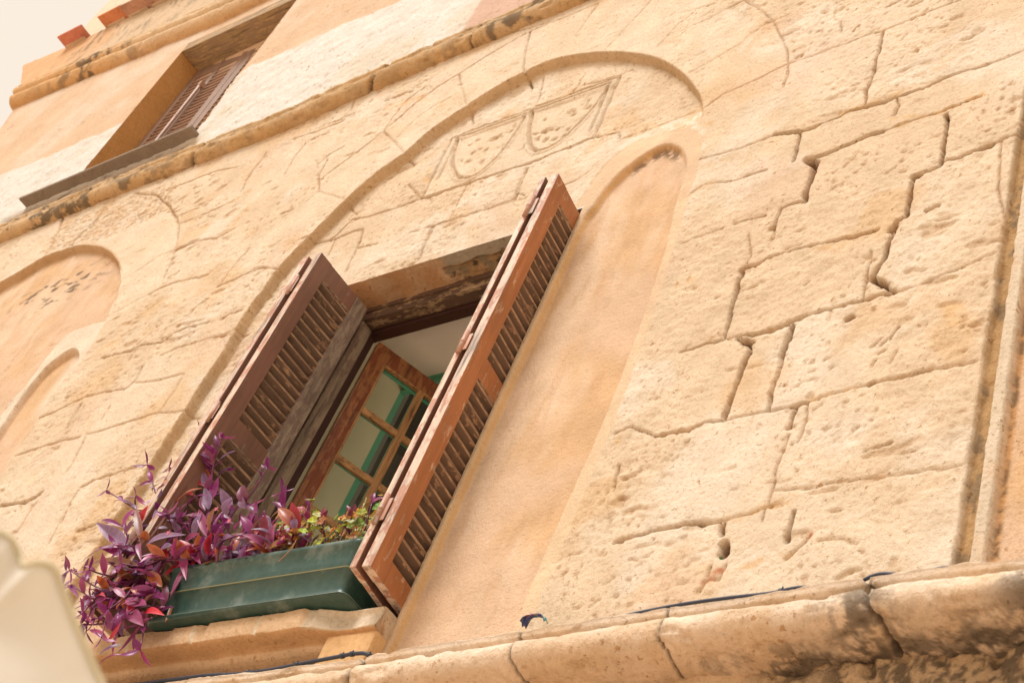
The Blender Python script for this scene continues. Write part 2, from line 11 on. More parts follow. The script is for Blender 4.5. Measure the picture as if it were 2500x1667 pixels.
LV=[([(-3.668, -0.194, 2.355), (-3.874, -0.214, 2.463)], 0.0365, 'l'), ([(-3.565, -0.18, 2.268), (-3.78, -0.2, 2.298)], 0.0251, 'b'), ([(-3.607, -0.174, 2.353), (-3.406, -0.194, 2.347)], 0.0198, 'l'), ([(-3.507, -0.195, 2.126), (-3.362, -0.215, 2.068)], 0.0313, 'm'), ([(-3.442, -0.154, 2.194), (-3.524, -0.174, 2.246)], 0.0261, 'o'), ([(-3.462, -0.126, 2.339), (-3.474, -0.146, 2.245)], 0.0209, 'r'), ([(-3.467, -0.126, 2.346), (-3.358, -0.146, 2.21)], 0.0219, 'm'), ([(-3.547, -0.101, 2.581), (-3.54, -0.121, 2.669)], 0.0287, 'p'), ([(-3.526, -0.1, 2.553), (-3.583, -0.12, 2.637)], 0.0261, 'l'), ([(-3.642, -0.128, 2.601), (-3.699, -0.148, 2.646)], 0.0235, 'l'), ([(-3.647, -0.139, 2.561), (-3.524, -0.159, 2.584)], 0.0198, 'o'), ([(-3.356, -0.1, 2.544), (-3.397, -0.12, 2.602)], 0.0313, 'd'), ([(-3.422, -0.1, 2.508), (-3.415, -0.12, 2.562)], 0.0313, 'l'), ([(-3.626, -0.177, 2.365), (-3.736, -0.197, 2.508)], 0.0198, 'b'), ([(-3.743, -0.2, 2.433), (-3.706, -0.22, 2.482)], 0.0235, 'p'), ([(-3.743, -0.2, 2.433), (-3.846, -0.22, 2.464)], 0.013, 'p'), ([(-3.717, -0.198, 2.405), (-3.665, -0.218, 2.426)], 0.0287, 'd'), ([(-3.637, -0.156, 2.469), (-3.667, -0.176, 2.51)], 0.0261, 'l'), ([(-3.278, -0.1, 2.405), (-3.26, -0.12, 2.471)], 0.0235, 'p'), ([(-3.261, -0.1, 2.367), (-3.154, -0.12, 2.23)], 0.0198, 'p'), ([(-3.179, -0.1, 2.415), (-3.131, -0.12, 2.435)], 0.0209, 'm'), ([(-3.188, -0.1, 2.426), (-3.215, -0.12, 2.451)], 0.0183, 'l'), ([(-3.228, -0.1, 2.333), (-3.152, -0.12, 2.337)], 0.0167, 'm'), ([(-3.443, -0.1, 2.422), (-3.543, -0.12, 2.538)], 0.0235, 'm'), ([(-3.319, -0.1, 2.349), (-3.237, -0.12, 2.276)], 0.0339, 'l'), ([(-3.435, -0.217, 1.949), (-3.392, -0.237, 1.995)], 0.0115, 'r'), ([(-3.435, -0.216, 1.952), (-3.521, -0.236, 1.986)], 0.0157, 'm'), ([(-3.459, -0.213, 1.996), (-3.502, -0.233, 2.055)], 0.0251, 'm'), ([(-3.682, -0.198, 2.357), (-3.752, -0.218, 2.337)], 0.0235, 'p'), ([(-3.453, -0.191, 2.068), (-3.322, -0.211, 1.993)], 0.0313, 'm'), ([(-3.454, -0.163, 2.178), (-3.55, -0.183, 2.156)], 0.0261, 'p'), ([(-3.509, -0.196, 2.126), (-3.57, -0.216, 2.16)], 0.0183, 'm'), ([(-3.722, -0.16, 2.576), (-3.74, -0.179, 2.549)], 0.0183, 'p'), ([(-3.642, -0.149, 2.507), (-3.529, -0.169, 2.468)], 0.0157, 'l'), ([(-3.599, -0.135, 2.505), (-3.56, -0.155, 2.535)], 0.0183, 'p'), ([(-3.532, -0.109, 2.522), (-3.575, -0.129, 2.512)], 0.0209, 'm'), ([(-3.474, -0.1, 2.482), (-3.484, -0.12, 2.515)], 0.0209, 'p'), ([(-3.462, -0.126, 2.339), (-3.532, -0.146, 2.357)], 0.0146, 'o'), ([(-3.467, -0.124, 2.353), (-3.339, -0.144, 2.269)], 0.0209, 'm'), ([(-3.564, -0.184, 2.25), (-3.581, -0.204, 2.163)], 0.0188, 'r'), ([(-3.556, -0.177, 2.266), (-3.49, -0.197, 2.284)], 0.0209, 'l'), ([(-3.411, -0.1, 2.393), (-3.319, -0.12, 2.292)], 0.0157, 'm'), ([(-3.442, -0.163, 2.159), (-3.344, -0.183, 2.11)], 0.0157, 'p'), ([(-3.636, -0.233, 2.159), (-3.586, -0.253, 2.19)], 0.0183, 'p'), ([(-3.603, -0.235, 2.108), (-3.571, -0.255, 2.034)], 0.0183, 'p'), ([(-3.589, -0.231, 2.104), (-3.506, -0.251, 2.081)], 0.0183, 'p'), ([(-3.788, -0.24, 2.239), (-3.746, -0.26, 2.159)], 0.0209, 'p'), ([(-3.761, -0.24, 2.177), (-3.626, -0.26, 2.094)], 0.0136, 'p'), ([(-3.816, -0.24, 2.238), (-3.831, -0.26, 2.279)], 0.0115, 'p'), ([(-3.629, -0.1, 2.766), (-3.534, -0.12, 2.782)], 0.0157, 'l'), ([(-3.669, -0.1, 2.836), (-3.695, -0.12, 2.843)], 0.0104, 'm'), ([(-3.333, -0.1, 2.527), (-3.243, -0.12, 2.527)], 0.013, 'm'), ([(-3.263, -0.1, 2.443), (-3.285, -0.12, 2.476)], 0.0235, 'p'), ([(-3.191, -0.1, 2.395), (-3.27, -0.12, 2.369)], 0.0136, 'm'), ([(-3.493, -0.13, 2.371), (-3.417, -0.15, 2.393)], 0.0235, 'm'), ([(-3.547, -0.16, 2.325), (-3.465, -0.179, 2.329)], 0.0313, 'l'), ([(-3.606, -0.104, 2.66), (-3.726, -0.124, 2.71)], 0.0146, 'r'), ([(-3.795, -0.163, 2.665), (-3.83, -0.183, 2.635)], 0.0115, 'p'), ([(-3.784, -0.161, 2.658), (-3.708, -0.181, 2.653)], 0.0115, 'p'), ([(-3.747, -0.16, 2.613), (-3.7, -0.179, 2.624)], 0.0115, 'p')],
FAB=[[(-0.9739, -1.8345, 0.502), (-0.9773, -1.8243, 0.4826), (-0.984, -1.8129, 0.4651), (-1.0035, -1.7965, 0.4533), (-1.0289, -1.7775, 0.4437), (-1.0425, -1.7631, 0.4286), (-1.0411, -1.755, 0.4075), (-1.0473, -1.7438, 0.3897), (-1.0848, -1.7188, 0.3829)], [(-0.9367, -1.8133, 0.5116), (-0.9427, -1.8069, 0.4898), (-0.9551, -1.7978, 0.4717), (-0.9788, -1.7839, 0.4588), (-1.0017, -1.7702, 0.4451), (-1.01, -1.7628, 0.4248), (-1.0112, -1.7586, 0.4019), (-1.0311, -1.7462, 0.3865), (-1.0816, -1.7202, 0.3817)], [(-0.9076, -1.7919, 0.5182), (-0.9167, -1.7886, 0.4952), (-0.9343, -1.7814, 0.477), (-0.9597, -1.7707, 0.4625), (-0.9784, -1.7631, 0.4444), (-0.9838, -1.7613, 0.4206), (-0.9921, -1.7583, 0.3985), (-1.0262, -1.7438, 0.3866), (-1.0836, -1.719, 0.382)], [(-0.8984, -1.7855, 0.515), (-0.9091, -1.7828, 0.4927), (-0.9291, -1.7757, 0.4756), (-0.9522, -1.7673, 0.4597), (-0.965, -1.7636, 0.4389), (-0.9696, -1.7636, 0.4147), (-0.987, -1.7577, 0.3965), (-1.0319, -1.7397, 0.3885), (-1.0875, -1.7169, 0.3829)], [(-0.8969, -1.7756, 0.5096), (-0.9093, -1.7734, 0.4887), (-0.9301, -1.7672, 0.4724), (-0.9491, -1.7619, 0.455), (-0.9572, -1.7616, 0.4326), (-0.9649, -1.7614, 0.4105), (-0.9928, -1.752, 0.397), (-1.0437, -1.7325, 0.3916), (-1.0909, -1.7147, 0.3833)], [(-0.8877, -1.7723, 0.5013), (-0.9017, -1.7702, 0.4818), (-0.9217, -1.7653, 0.4655), (-0.9359, -1.7631, 0.4464), (-0.9421, -1.7646, 0.4239), (-0.9561, -1.7623, 0.4052), (-0.9935, -1.7495, 0.3961), (-1.0444, -1.7308, 0.391), (-1.0787, -1.7197, 0.3785)], [(-0.8748, -1.7723, 0.5022), (-0.8907, -1.7701, 0.483), (-0.9091, -1.7667, 0.4651), (-0.9199, -1.7668, 0.4436), (-0.9277, -1.7683, 0.4211), (-0.9504, -1.7628, 0.4056), (-0.9945, -1.7476, 0.3984), (-1.0398, -1.7322, 0.3903), (-1.0604, -1.728, 0.3722)], [(-0.8689, -1.7636, 0.5048), (-0.8863, -1.7621, 0.4855), (-0.9026, -1.7612, 0.4657), (-0.9118, -1.7636, 0.4428), (-0.9244, -1.7642, 0.4219), (-0.9559, -1.756, 0.4095), (-1.002, -1.7412, 0.4024), (-1.0375, -1.7316, 0.3898), (-1.0469, -1.7338, 0.3673)], [(-0.8667, -1.7517, 0.4981), (-0.8841, -1.7518, 0.4793), (-0.8976, -1.7537, 0.4588), (-0.9069, -1.7577, 0.4366), (-0.9259, -1.7568, 0.4193), (-0.9636, -1.7471, 0.4101), (-1.0063, -1.7353, 0.4019), (-1.0299, -1.7326, 0.3854), (-1.0329, -1.7392, 0.3614)], [(-0.8586, -1.7352, 0.4824), (-0.8751, -1.7381, 0.4646), (-0.8867, -1.7436, 0.4446), (-0.8983, -1.7487, 0.425), (-0.924, -1.7469, 0.4122), (-0.9644, -1.738, 0.4052), (-0.9997, -1.7321, 0.3951), (-1.0126, -1.7367, 0.376), (-1.0161, -1.7454, 0.3539)], [(-0.8496, -1.7197, 0.468), (-0.865, -1.7257, 0.4509), (-0.876, -1.7338, 0.4318), (-0.8919, -1.7392, 0.4155), (-0.9233, -1.7366, 0.4063), (-0.9624, -1.7306, 0.3996), (-0.988, -1.7315, 0.3868), (-0.9941, -1.7416, 0.3666), (-1.005, -1.7491, 0.3486)], [(-0.8397, -1.7025, 0.4525), (-0.854, -1.7117, 0.4361), (-0.866, -1.722, 0.4189), (-0.887, -1.7272, 0.4063), (-0.9218, -1.7253, 0.3996), (-0.956, -1.7242, 0.3919), (-0.9723, -1.7322, 0.3767), (-0.9774, -1.7453, 0.3576), (-1.0008, -1.7496, 0.3455)], [(-0.8168, -1.6837, 0.426), (-0.8306, -1.697, 0.4114), (-0.8451, -1.7094, 0.3976), (-0.8711, -1.7151, 0.3891), (-0.9064, -1.7162, 0.3843), (-0.9335, -1.7221, 0.3756), (-0.9433, -1.7368, 0.36), (-0.9534, -1.7508, 0.345), (-0.9917, -1.7518, 0.34)], [(-0.7993, -1.663, 0.4002), (-0.8132, -1.6797, 0.3879), (-0.8313, -1.6935, 0.3779), (-0.861, -1.7004, 0.373), (-0.8937, -1.7061, 0.369), (-0.9133, -1.7193, 0.3594), (-0.921, -1.7384, 0.3454), (-0.9411, -1.751, 0.3362), (-0.9929, -1.7491, 0.3379)]],
SB=[(-15.149, 14.638), (-14.542, 13.967), (-13.801, 13.763), (-12.601, 13.554), (-14.138, 15.829), (-15.32, 16.245), (-15.118, 15.346)],
M=[[0.795197, 0.308105, -0.522238], [-0.20688, -0.671738, -0.711315], [-0.569967, 0.673676, -0.470423]],
)
import bpy, bmesh, math, random
import numpy as np
from mathutils import Vector, Matrix
random.seed(7)
C = bpy.context.scene.collection
R = math.radians
# ------------------------------------------------------------------ helpers
def link(o, parent=None):
    C.objects.link(o)
    if parent is not None: o.parent = parent
    return o
def tag(o, label=None, cat=None, group=None, kind=None):
    if label: o['label'] = label
    if cat: o['category'] = cat
    if group: o['group'] = group
    if kind: o['kind'] = kind
    return o
def empty(name, loc=(0, 0, 0)):
    o = bpy.data.objects.new(name, None); o.location = loc; o.empty_display_size = .1
    return link(o)
def mesh_obj(name, V, F, mat, parent=None, cols=None, smooth=False, origin=None):
    me = bpy.data.meshes.new(name)
    V = [tuple(v) for v in V]
    me.from_pydata(V, [], F); me.update()
    if cols is not None:
        a = me.color_attributes.new('Col', 'FLOAT_COLOR', 'POINT')
        a.data.foreach_set('color', np.array([(c[0], c[1], c[2], 1) for c in cols], dtype=np.float32).ravel())
    me.materials.append(mat)
    if smooth: me.polygons.foreach_set('use_smooth', [True]*len(me.polygons))
    return link(bpy.data.objects.new(name, me), parent)

def lin(r, g, b):
    f = lambda v: (v/255/12.92) if v/255 <= .04045 else ((v/255+.055)/1.055)**2.4
    return (f(r), f(g), f(b))
class MB:
    """collects shapes, links them as one mesh"""
    def __init__(s): s.V=[]; s.F=[]; s.K=[]
    def add(s, V, F, col=None):
        n=len(s.V); s.V+= [tuple(v) for v in V]; s.F += [tuple(i+n for i in f) for f in F]
        s.K += [col or (1,1,1)]*len(V)
    def box(s, a, b, col=None, M=None, bev=.0):
        x0,y0,z0=a; x1,y1,z1=b
        if bev<=0:
            V=[(x,y,z) for z in (z0,z1) for y in (y0,y1) for x in (x0,x1)]
            F=[(0,2,3,1),(4,5,7,6),(0,1,5,4),(2,6,7,3),(0,4,6,2),(1,3,7,5)]
        else:
            bm=bmesh.new(); bmesh.ops.create_cube(bm,size=1)
            for v in bm.verts:
                v.co=Vector(((x0+x1)/2+v.co.x*(x1-x0),(y0+y1)/2+v.co.y*(y1-y0),(z0+z1)/2+v.co.z*(z1-z0)))
            bmesh.ops.bevel(bm,geom=bm.edges[:],offset=bev,segments=2,affect='EDGES',profile=.6)
            bm.verts.index_update()
            V=[v.co.copy() for v in bm.verts]; F=[[v.index for v in f.verts] for f in bm.faces]; bm.free()
        if M is not None: V=[M@Vector(v) for v in V]
        s.add(V,F,col)
    def tube(s, P, r, n=8, col=None, cap=True):
        P=[Vector(p) for p in P]; V=[];F=[]; rr = r if isinstance(r,(list,tuple)) else [r]*len(P)
        up=Vector((0.13,.2,1))
        prev=None
        for i,p in enumerate(P):
            t=(P[min(i+1,len(P)-1)]-P[max(i-1,0)]).normalized()
            a=t.cross(up if prev is None else prev)
            if prev is None:
                if a.length<.05: a=t.cross(Vector((1,0,0)))
                a.normalize(); b=t.cross(a).normalized()
            else:
                b=(prev - t*prev.dot(t)).normalized(); a=b.cross(t).normalized()
            prev=b
            for k in range(n):
                th=2*math.pi*k/n; V.append(p+(a*math.cos(th)+b*math.sin(th))*rr[i])
        for i in range(len(P)-1):
            for k in range(n): F.append((i*n+k,i*n+(k+1)%n,(i+1)*n+(k+1)%n,(i+1)*n+k))
        if cap: F.append(tuple(range(n))[::-1]); F.append(tuple((len(P)-1)*n+k for k in range(n)))
        s.add(V,F,col)
    def build(s,name,mat,parent=None,smooth=False):
        return mesh_obj(name,s.V,s.F,mat,parent,s.K,smooth)
def curve(P, n):
    """Catmull-Rom through points"""
    P=[Vector(p) for p in P]; P=[P[0]*2-P[1]]+P+[P[-1]*2-P[-2]]; out=[]
    m=len(P)-3
    for i in range(m):
        for k in range(n):
            t=k/n; a,b,c,d=P[i:i+4]
            out.append(.5*((2*b)+(c-a)*t+(2*a-5*b+4*c-d)*t*t+(3*b-a-3*c+d)*t**3))
    out.append(P[-2]); return out
# ------------------------------------------------------------------ noise in numpy
_tabs={}
def vn(X, Z, s, seed=0):
    """smooth value noise, cell size s, range 0..1"""
    if seed not in _tabs: _tabs[seed]=np.random.default_rng(seed+11).random((256,256)).astype(np.float32)
    T=_tabs[seed]
    u=X/s+seed*7.31; v=Z/s+seed*3.17
    i=np.floor(u).astype(np.int32); j=np.floor(v).astype(np.int32); fu=(u-i); fv=(v-j)
    fu=fu*fu*fu*(fu*(fu*6-15)+10); fv=fv*fv*fv*(fv*(fv*6-15)+10)
    i0=i%256;i1=(i+1)%256;j0=j%256;j1=(j+1)%256
    return (T[i0,j0]*(1-fu)+T[i1,j0]*fu)*(1-fv)+(T[i0,j1]*(1-fu)+T[i1,j1]*fu)*fv
def fbm(X,Z,s,seed=0,o=4,g=.5):
    a=1.;t=0.;r=0.
    for k in range(o):
        ca,sa=math.cos(k*1.1+.4),math.sin(k*1.1+.4)
        r=r+a*vn(X*ca-Z*sa,X*sa+Z*ca,s/(2**k),seed+k*3); t+=a; a*=g
    return r/t
def ss(a,b,x): 
    t=np.clip((x-a)/(b-a),0,1); return t*t*(3-2*t)
def segdist(X,Z,pts,pad):
    """distance to a polyline over window, returns (slices, dist)"""
    P=np.array(pts)
    D=np.full(X.shape,9.,dtype=np.float32)
    for (ax,az),(bx,bz) in zip(P[:-1],P[1:]):
        dx,dz=bx-ax,bz-az; L=dx*dx+dz*dz+1e-12
        t=np.clip(((X-ax)*dx+(Z-az)*dz)/L,0,1)
        D=np.minimum(D,np.hypot(X-(ax+t*dx),Z-(az+t*dz)))
    return D
def window(xs,zs,pts,pad):
    P=np.array(pts); 
    i0,i1=np.searchsorted(xs,[P[:,0].min()-pad,P[:,0].max()+pad]); j0,j1=np.searchsorted(zs,[P[:,1].min()-pad,P[:,1].max()+pad])
    return slice(i0,i1),slice(j0,j1)
def inside(X,Z,poly):
    P=np.array(poly); r=np.zeros(X.shape,bool)
    n=len(P)
    for k in range(n):
        ax,az=P[k]; bx,bz=P[(k+1)%n]
        if az==bz: continue
        c=((az>Z)!=(bz>Z))&(X<(bx-ax)*(Z-az)/(bz-az)+ax)
        r^=c
    return r
def sdf(X,Z,poly):
    """signed distance, positive inside"""
    d=segdist(X,Z,list(poly)+[poly[0]],0)
    return np.where(inside(X,Z,poly),d,-d)
def smooth2d(pts,n=5):
    return [(v.x,v.y) for v in curve([(a,b,0) for a,b in pts],n)]
def grid_obj(name,xs,zs,H,COL,mat,parent,hole=None,flip=False,AL=None):
    """height field facing -Y; H outward height, COL (nx,nz,3)"""
    nx,nz=H.shape
    X,Z=np.meshgrid(xs,zs,indexing='ij')
    co=np.stack([X,-H,Z],-1).reshape(-1,3).astype(np.float32)
    idx=np.arange(nx*nz).reshape(nx,nz)
    q=np.stack([idx[:-1,:-1],idx[1:,:-1],idx[1:,1:],idx[:-1,1:]],-1)
    if hole is not None: q=q[~hole]
    q=q.reshape(-1,4)
    used=np.zeros(nx*nz,bool); used[q.ravel()]=True
    remap=np.cumsum(used)-1; q=remap[q]; co=co[used]; col=COL.reshape(-1,3)[used]
    al=np.ones(len(col)) if AL is None else AL.reshape(-1)[used]
    me=bpy.data.meshes.new(name)
    me.vertices.add(len(co)); me.vertices.foreach_set('co',co.ravel())
    me.loops.add(q.size); me.loops.foreach_set('vertex_index',q.ravel().astype(np.int32))
    me.polygons.add(len(q)); me.polygons.foreach_set('loop_start',np.arange(0,q.size,4,dtype=np.int32))
    me.polygons.foreach_set('use_smooth',np.ones(len(q),bool))
    me.update(calc_edges=True)
    a=me.color_attributes.new('Col','FLOAT_COLOR','POINT')
    a.data.foreach_set('color',np.c_[col,al].astype(np.float32).ravel())
    me.materials.append(mat)
    return link(bpy.data.objects.new(name,me),parent)
# ------------------------------------------------------------------ materials
def nodes(name):
    m=bpy.data.materials.new(name); m.use_nodes=True; nt=m.node_tree; b=nt.nodes['Principled BSDF']; return m,nt,b
def N(nt,t,**k):
    n=nt.nodes.new(t)
    for a,v in k.items():
        if a in n.inputs: n.inputs[a].default_value=v
        else: setattr(n,a,v)
    return n
def noise(nt,vec,scale,detail=4,rough=.55):
    n=N(nt,'ShaderNodeTexNoise'); n.inputs['Scale'].default_value=scale; n.inputs['Detail'].default_value=detail; n.inputs['Roughness'].default_value=rough
    nt.links.new(vec,n.inputs['Vector']); return n.outputs['Fac']
def ramp(nt,fac,stops):
    r=N(nt,'ShaderNodeValToRGB'); e=r.color_ramp.elements
    while len(e)<len(stops): e.new(.5)
    for k,(p,c) in enumerate(stops): e[k].position=p; e[k].color=(c[0],c[1],c[2],1) if not isinstance(c,(int,float)) else (c,c,c,1)
    nt.links.new(fac,r.inputs['Fac']); return r.outputs['Color']
def mixc(nt,fac,a,b,mode='MIX'):
    m=N(nt,'ShaderNodeMix',data_type='RGBA',blend_type=mode)
    for s,v in ((0,fac),(6,a),(7,b)):
        if hasattr(v,'links'): nt.links.new(v,m.inputs[s])
        else: m.inputs[s].default_value = v if s==0 else (v[0],v[1],v[2],1)
    return m.outputs[2]
def bump(nt,h,strength,dist,b,prev=None):
    n=N(nt,'ShaderNodeBump'); n.inputs['Strength'].default_value=strength; n.inputs['Distance'].default_value=dist
    nt.links.new(h,n.inputs['Height'])
    if prev is not None: nt.links.new(prev,n.inputs['Normal'])
    nt.links.new(n.outputs['Normal'],b.inputs['Normal']); return n.outputs['Normal']
def stone_mat(name,grain=1.,bs=.6,spec=.2,vary=.10):
    m,nt,b=nodes(name); geo=N(nt,'ShaderNodeNewGeometry').outputs['Position']
    at=N(nt,'ShaderNodeAttribute'); at.attribute_name='Col'
    n1=noise(nt,geo,9*grain,5,.6); n2=noise(nt,geo,85*grain,5,.68); n3=noise(nt,geo,260*grain,2,.5)
    lo,hi=1-vary,1+vary
    c=mixc(nt,1.,at.outputs['Color'],ramp(nt,n1,[(.3,(lo,lo*.985,lo*.96)),(.7,(hi,hi,hi))]),'MULTIPLY')
    gf=at.outputs['Alpha']
    c=mixc(nt,gf,c,mixc(nt,1.,c,ramp(nt,n2,[(.30,(.84,.755,.65)),(.46,(.985,.975,.955)),(.70,1.07)]),'MULTIPLY'))
    # sparse sharp pits, ochre inside
    np_=noise(nt,geo,55*grain,3,.7); nl=noise(nt,geo,4.5,3,.6)
    pm=ramp(nt,np_,[(.335,1.),(.375,0.)]); pr=ramp(nt,nl,[(.42,.12),(.60,1.)])
    mm=N(nt,'ShaderNodeMath',operation='MULTIPLY'); nt.links.new(pm,mm.inputs[0]); nt.links.new(pr,mm.inputs[1])
    m3=N(nt,'ShaderNodeMath',operation='MULTIPLY'); nt.links.new(mm.outputs[0],m3.inputs[0]); nt.links.new(gf,m3.inputs[1])
    c=mixc(nt,m3.outputs[0],c,mixc(nt,1.,c,(.74,.56,.38),'MULTIPLY'))
    nt.links.new(c,b.inputs['Base Color']); b.inputs['Roughness'].default_value=.92; b.inputs['Specular IOR Level'].default_value=spec
    a=bump(nt,n2,bs,.008,b); a2=bump(nt,n3,bs*.8,.003,b,a)
    inv=N(nt,'ShaderNodeMath',operation='SUBTRACT'); inv.inputs[0].default_value=1.; nt.links.new(m3.outputs[0],inv.inputs[1])
    bump(nt,inv.outputs[0],.7,.004,b,a2)
    for nd in nt.nodes:
        if nd.type=='BUMP' and nd.inputs['Distance'].default_value==.008:
            q=N(nt,'ShaderNodeMapRange'); q.inputs['To Min'].default_value=bs*.22; q.inputs['To Max'].default_value=bs; nt.links.new(gf,q.inputs['Value']); nt.links.new(q.outputs[0],nd.inputs['Strength'])
    return m
M_STONE=stone_mat('limestone',1.,.75)
M_PLASTER=stone_mat('plaster',.8,.35,vary=.07)
M_MOULD=stone_mat('moulding_stone',.9,.9)
def wood_mat(name,paint,worn,amount,rough=.55,axis=2,dark=None,scale=1.):
    """painted wood, paint flaking to worn wood in streaks along one axis"""
    m,nt,b=nodes(name); tc=N(nt,'ShaderNodeTexCoord').outputs['Object']
    mp=N(nt,'ShaderNodeMapping'); s=[60*scale]*3; s[axis]=5*scale; mp.inputs['Scale'].default_value=s; nt.links.new(tc,mp.inputs['Vector'])
    g=noise(nt,mp.outputs['Vector'],1,6,.65)
    mp2=N(nt,'ShaderNodeMapping'); s=[34*scale]*3; s[axis]=13*scale; mp2.inputs['Scale'].default_value=s; nt.links.new(tc,mp2.inputs['Vector'])
    w=noise(nt,mp2.outputs['Vector'],1,5,.7)
    big=noise(nt,tc,5,3)
    pc=mixc(nt,1.,paint,ramp(nt,g,[(.3,.78),(.7,1.15)]),'MULTIPLY')
    pc=mixc(nt,1.,pc,ramp(nt,big,[(.3,.86),(.7,1.12)]),'MULTIPLY')
    wc=mixc(nt,1.,worn,ramp(nt,g,[(.3,.45),(.6,1.1)]),'MULTIPLY')
    f=ramp(nt,w,[(max(0,.78-amount),0.),(min(1,.84-amount),1.)])
    col=mixc(nt,f,pc,wc)
    if dark: col=mixc(nt,ramp(nt,g,[(.25,.9),(.42,0.)]),col,dark)
    nt.links.new(col,b.inputs['Base Color']); b.inputs['Roughness'].default_value=rough
    a=bump(nt,g,.5,.002,b); bump(nt,f,.5,.0015,b,a)
    return m
def attr_mat(name,rough=.6,trans=0,bs=0,var=.15,scale=40,spec=.4):
    m,nt,b=nodes(name); at=N(nt,'ShaderNodeAttribute'); at.attribute_name='Col'
    geo=N(nt,'ShaderNodeNewGeometry').outputs['Position']
    n=noise(nt,geo,scale,3)
    c=mixc(nt,1.,at.outputs['Color'],ramp(nt,n,[(.3,1-var),(.7,1+var)]),'MULTIPLY')
    nt.links.new(c,b.inputs['Base Color']); b.inputs['Roughness'].default_value=rough; b.inputs['Specular IOR Level'].default_value=spec
    if bs: bump(nt,n,bs,.003,b)
    if trans:
        t=N(nt,'ShaderNodeBsdfTranslucent'); nt.links.new(c,t.inputs['Color']); mx=N(nt,'ShaderNodeMixShader'); mx.inputs[0].default_value=trans
        nt.links.new(b.outputs[0],mx.inputs[1]); nt.links.new(t.outputs[0],mx.inputs[2]); nt.links.new(mx.outputs[0],nt.nodes['Material Output'].inputs['Surface'])
    return m
# ------------------------------------------------------------------ palette (albedos)
STONE=np.array((.605,.480,.345)); STONE2=np.array((.645,.535,.41)); PALE=np.array((.67,.59,.49)); OCHRE=np.array((.58,.39,.21)); TAN=np.array((.54,.40,.26))
ORANGE=np.array((.605,.43,.295)); ORANGE2=np.array((.58,.38,.21)); WHITE=np.array((.60,.585,.555)); MORT=np.array((.44,.27,.135)); DIRT=np.array((.07,.055,.04)); PINK=np.array((.46,.30,.24))
def mix(c,k,m): return c*(1-m[...,None])+np.asarray(k)*m[...,None]
YR=.042
house=tag(empty('stone_house',(-3.2,0,-1.65)),'old limestone facade with blind arches, carved crest panel, peach plaster upper floor and parapet','building')
HP=Vector((-3.2,0,-1.65))
def P(o):
    """parent to the house keeping world place"""
    o.parent=house; o.matrix_parent_inverse=Matrix.Translation(-HP); return o
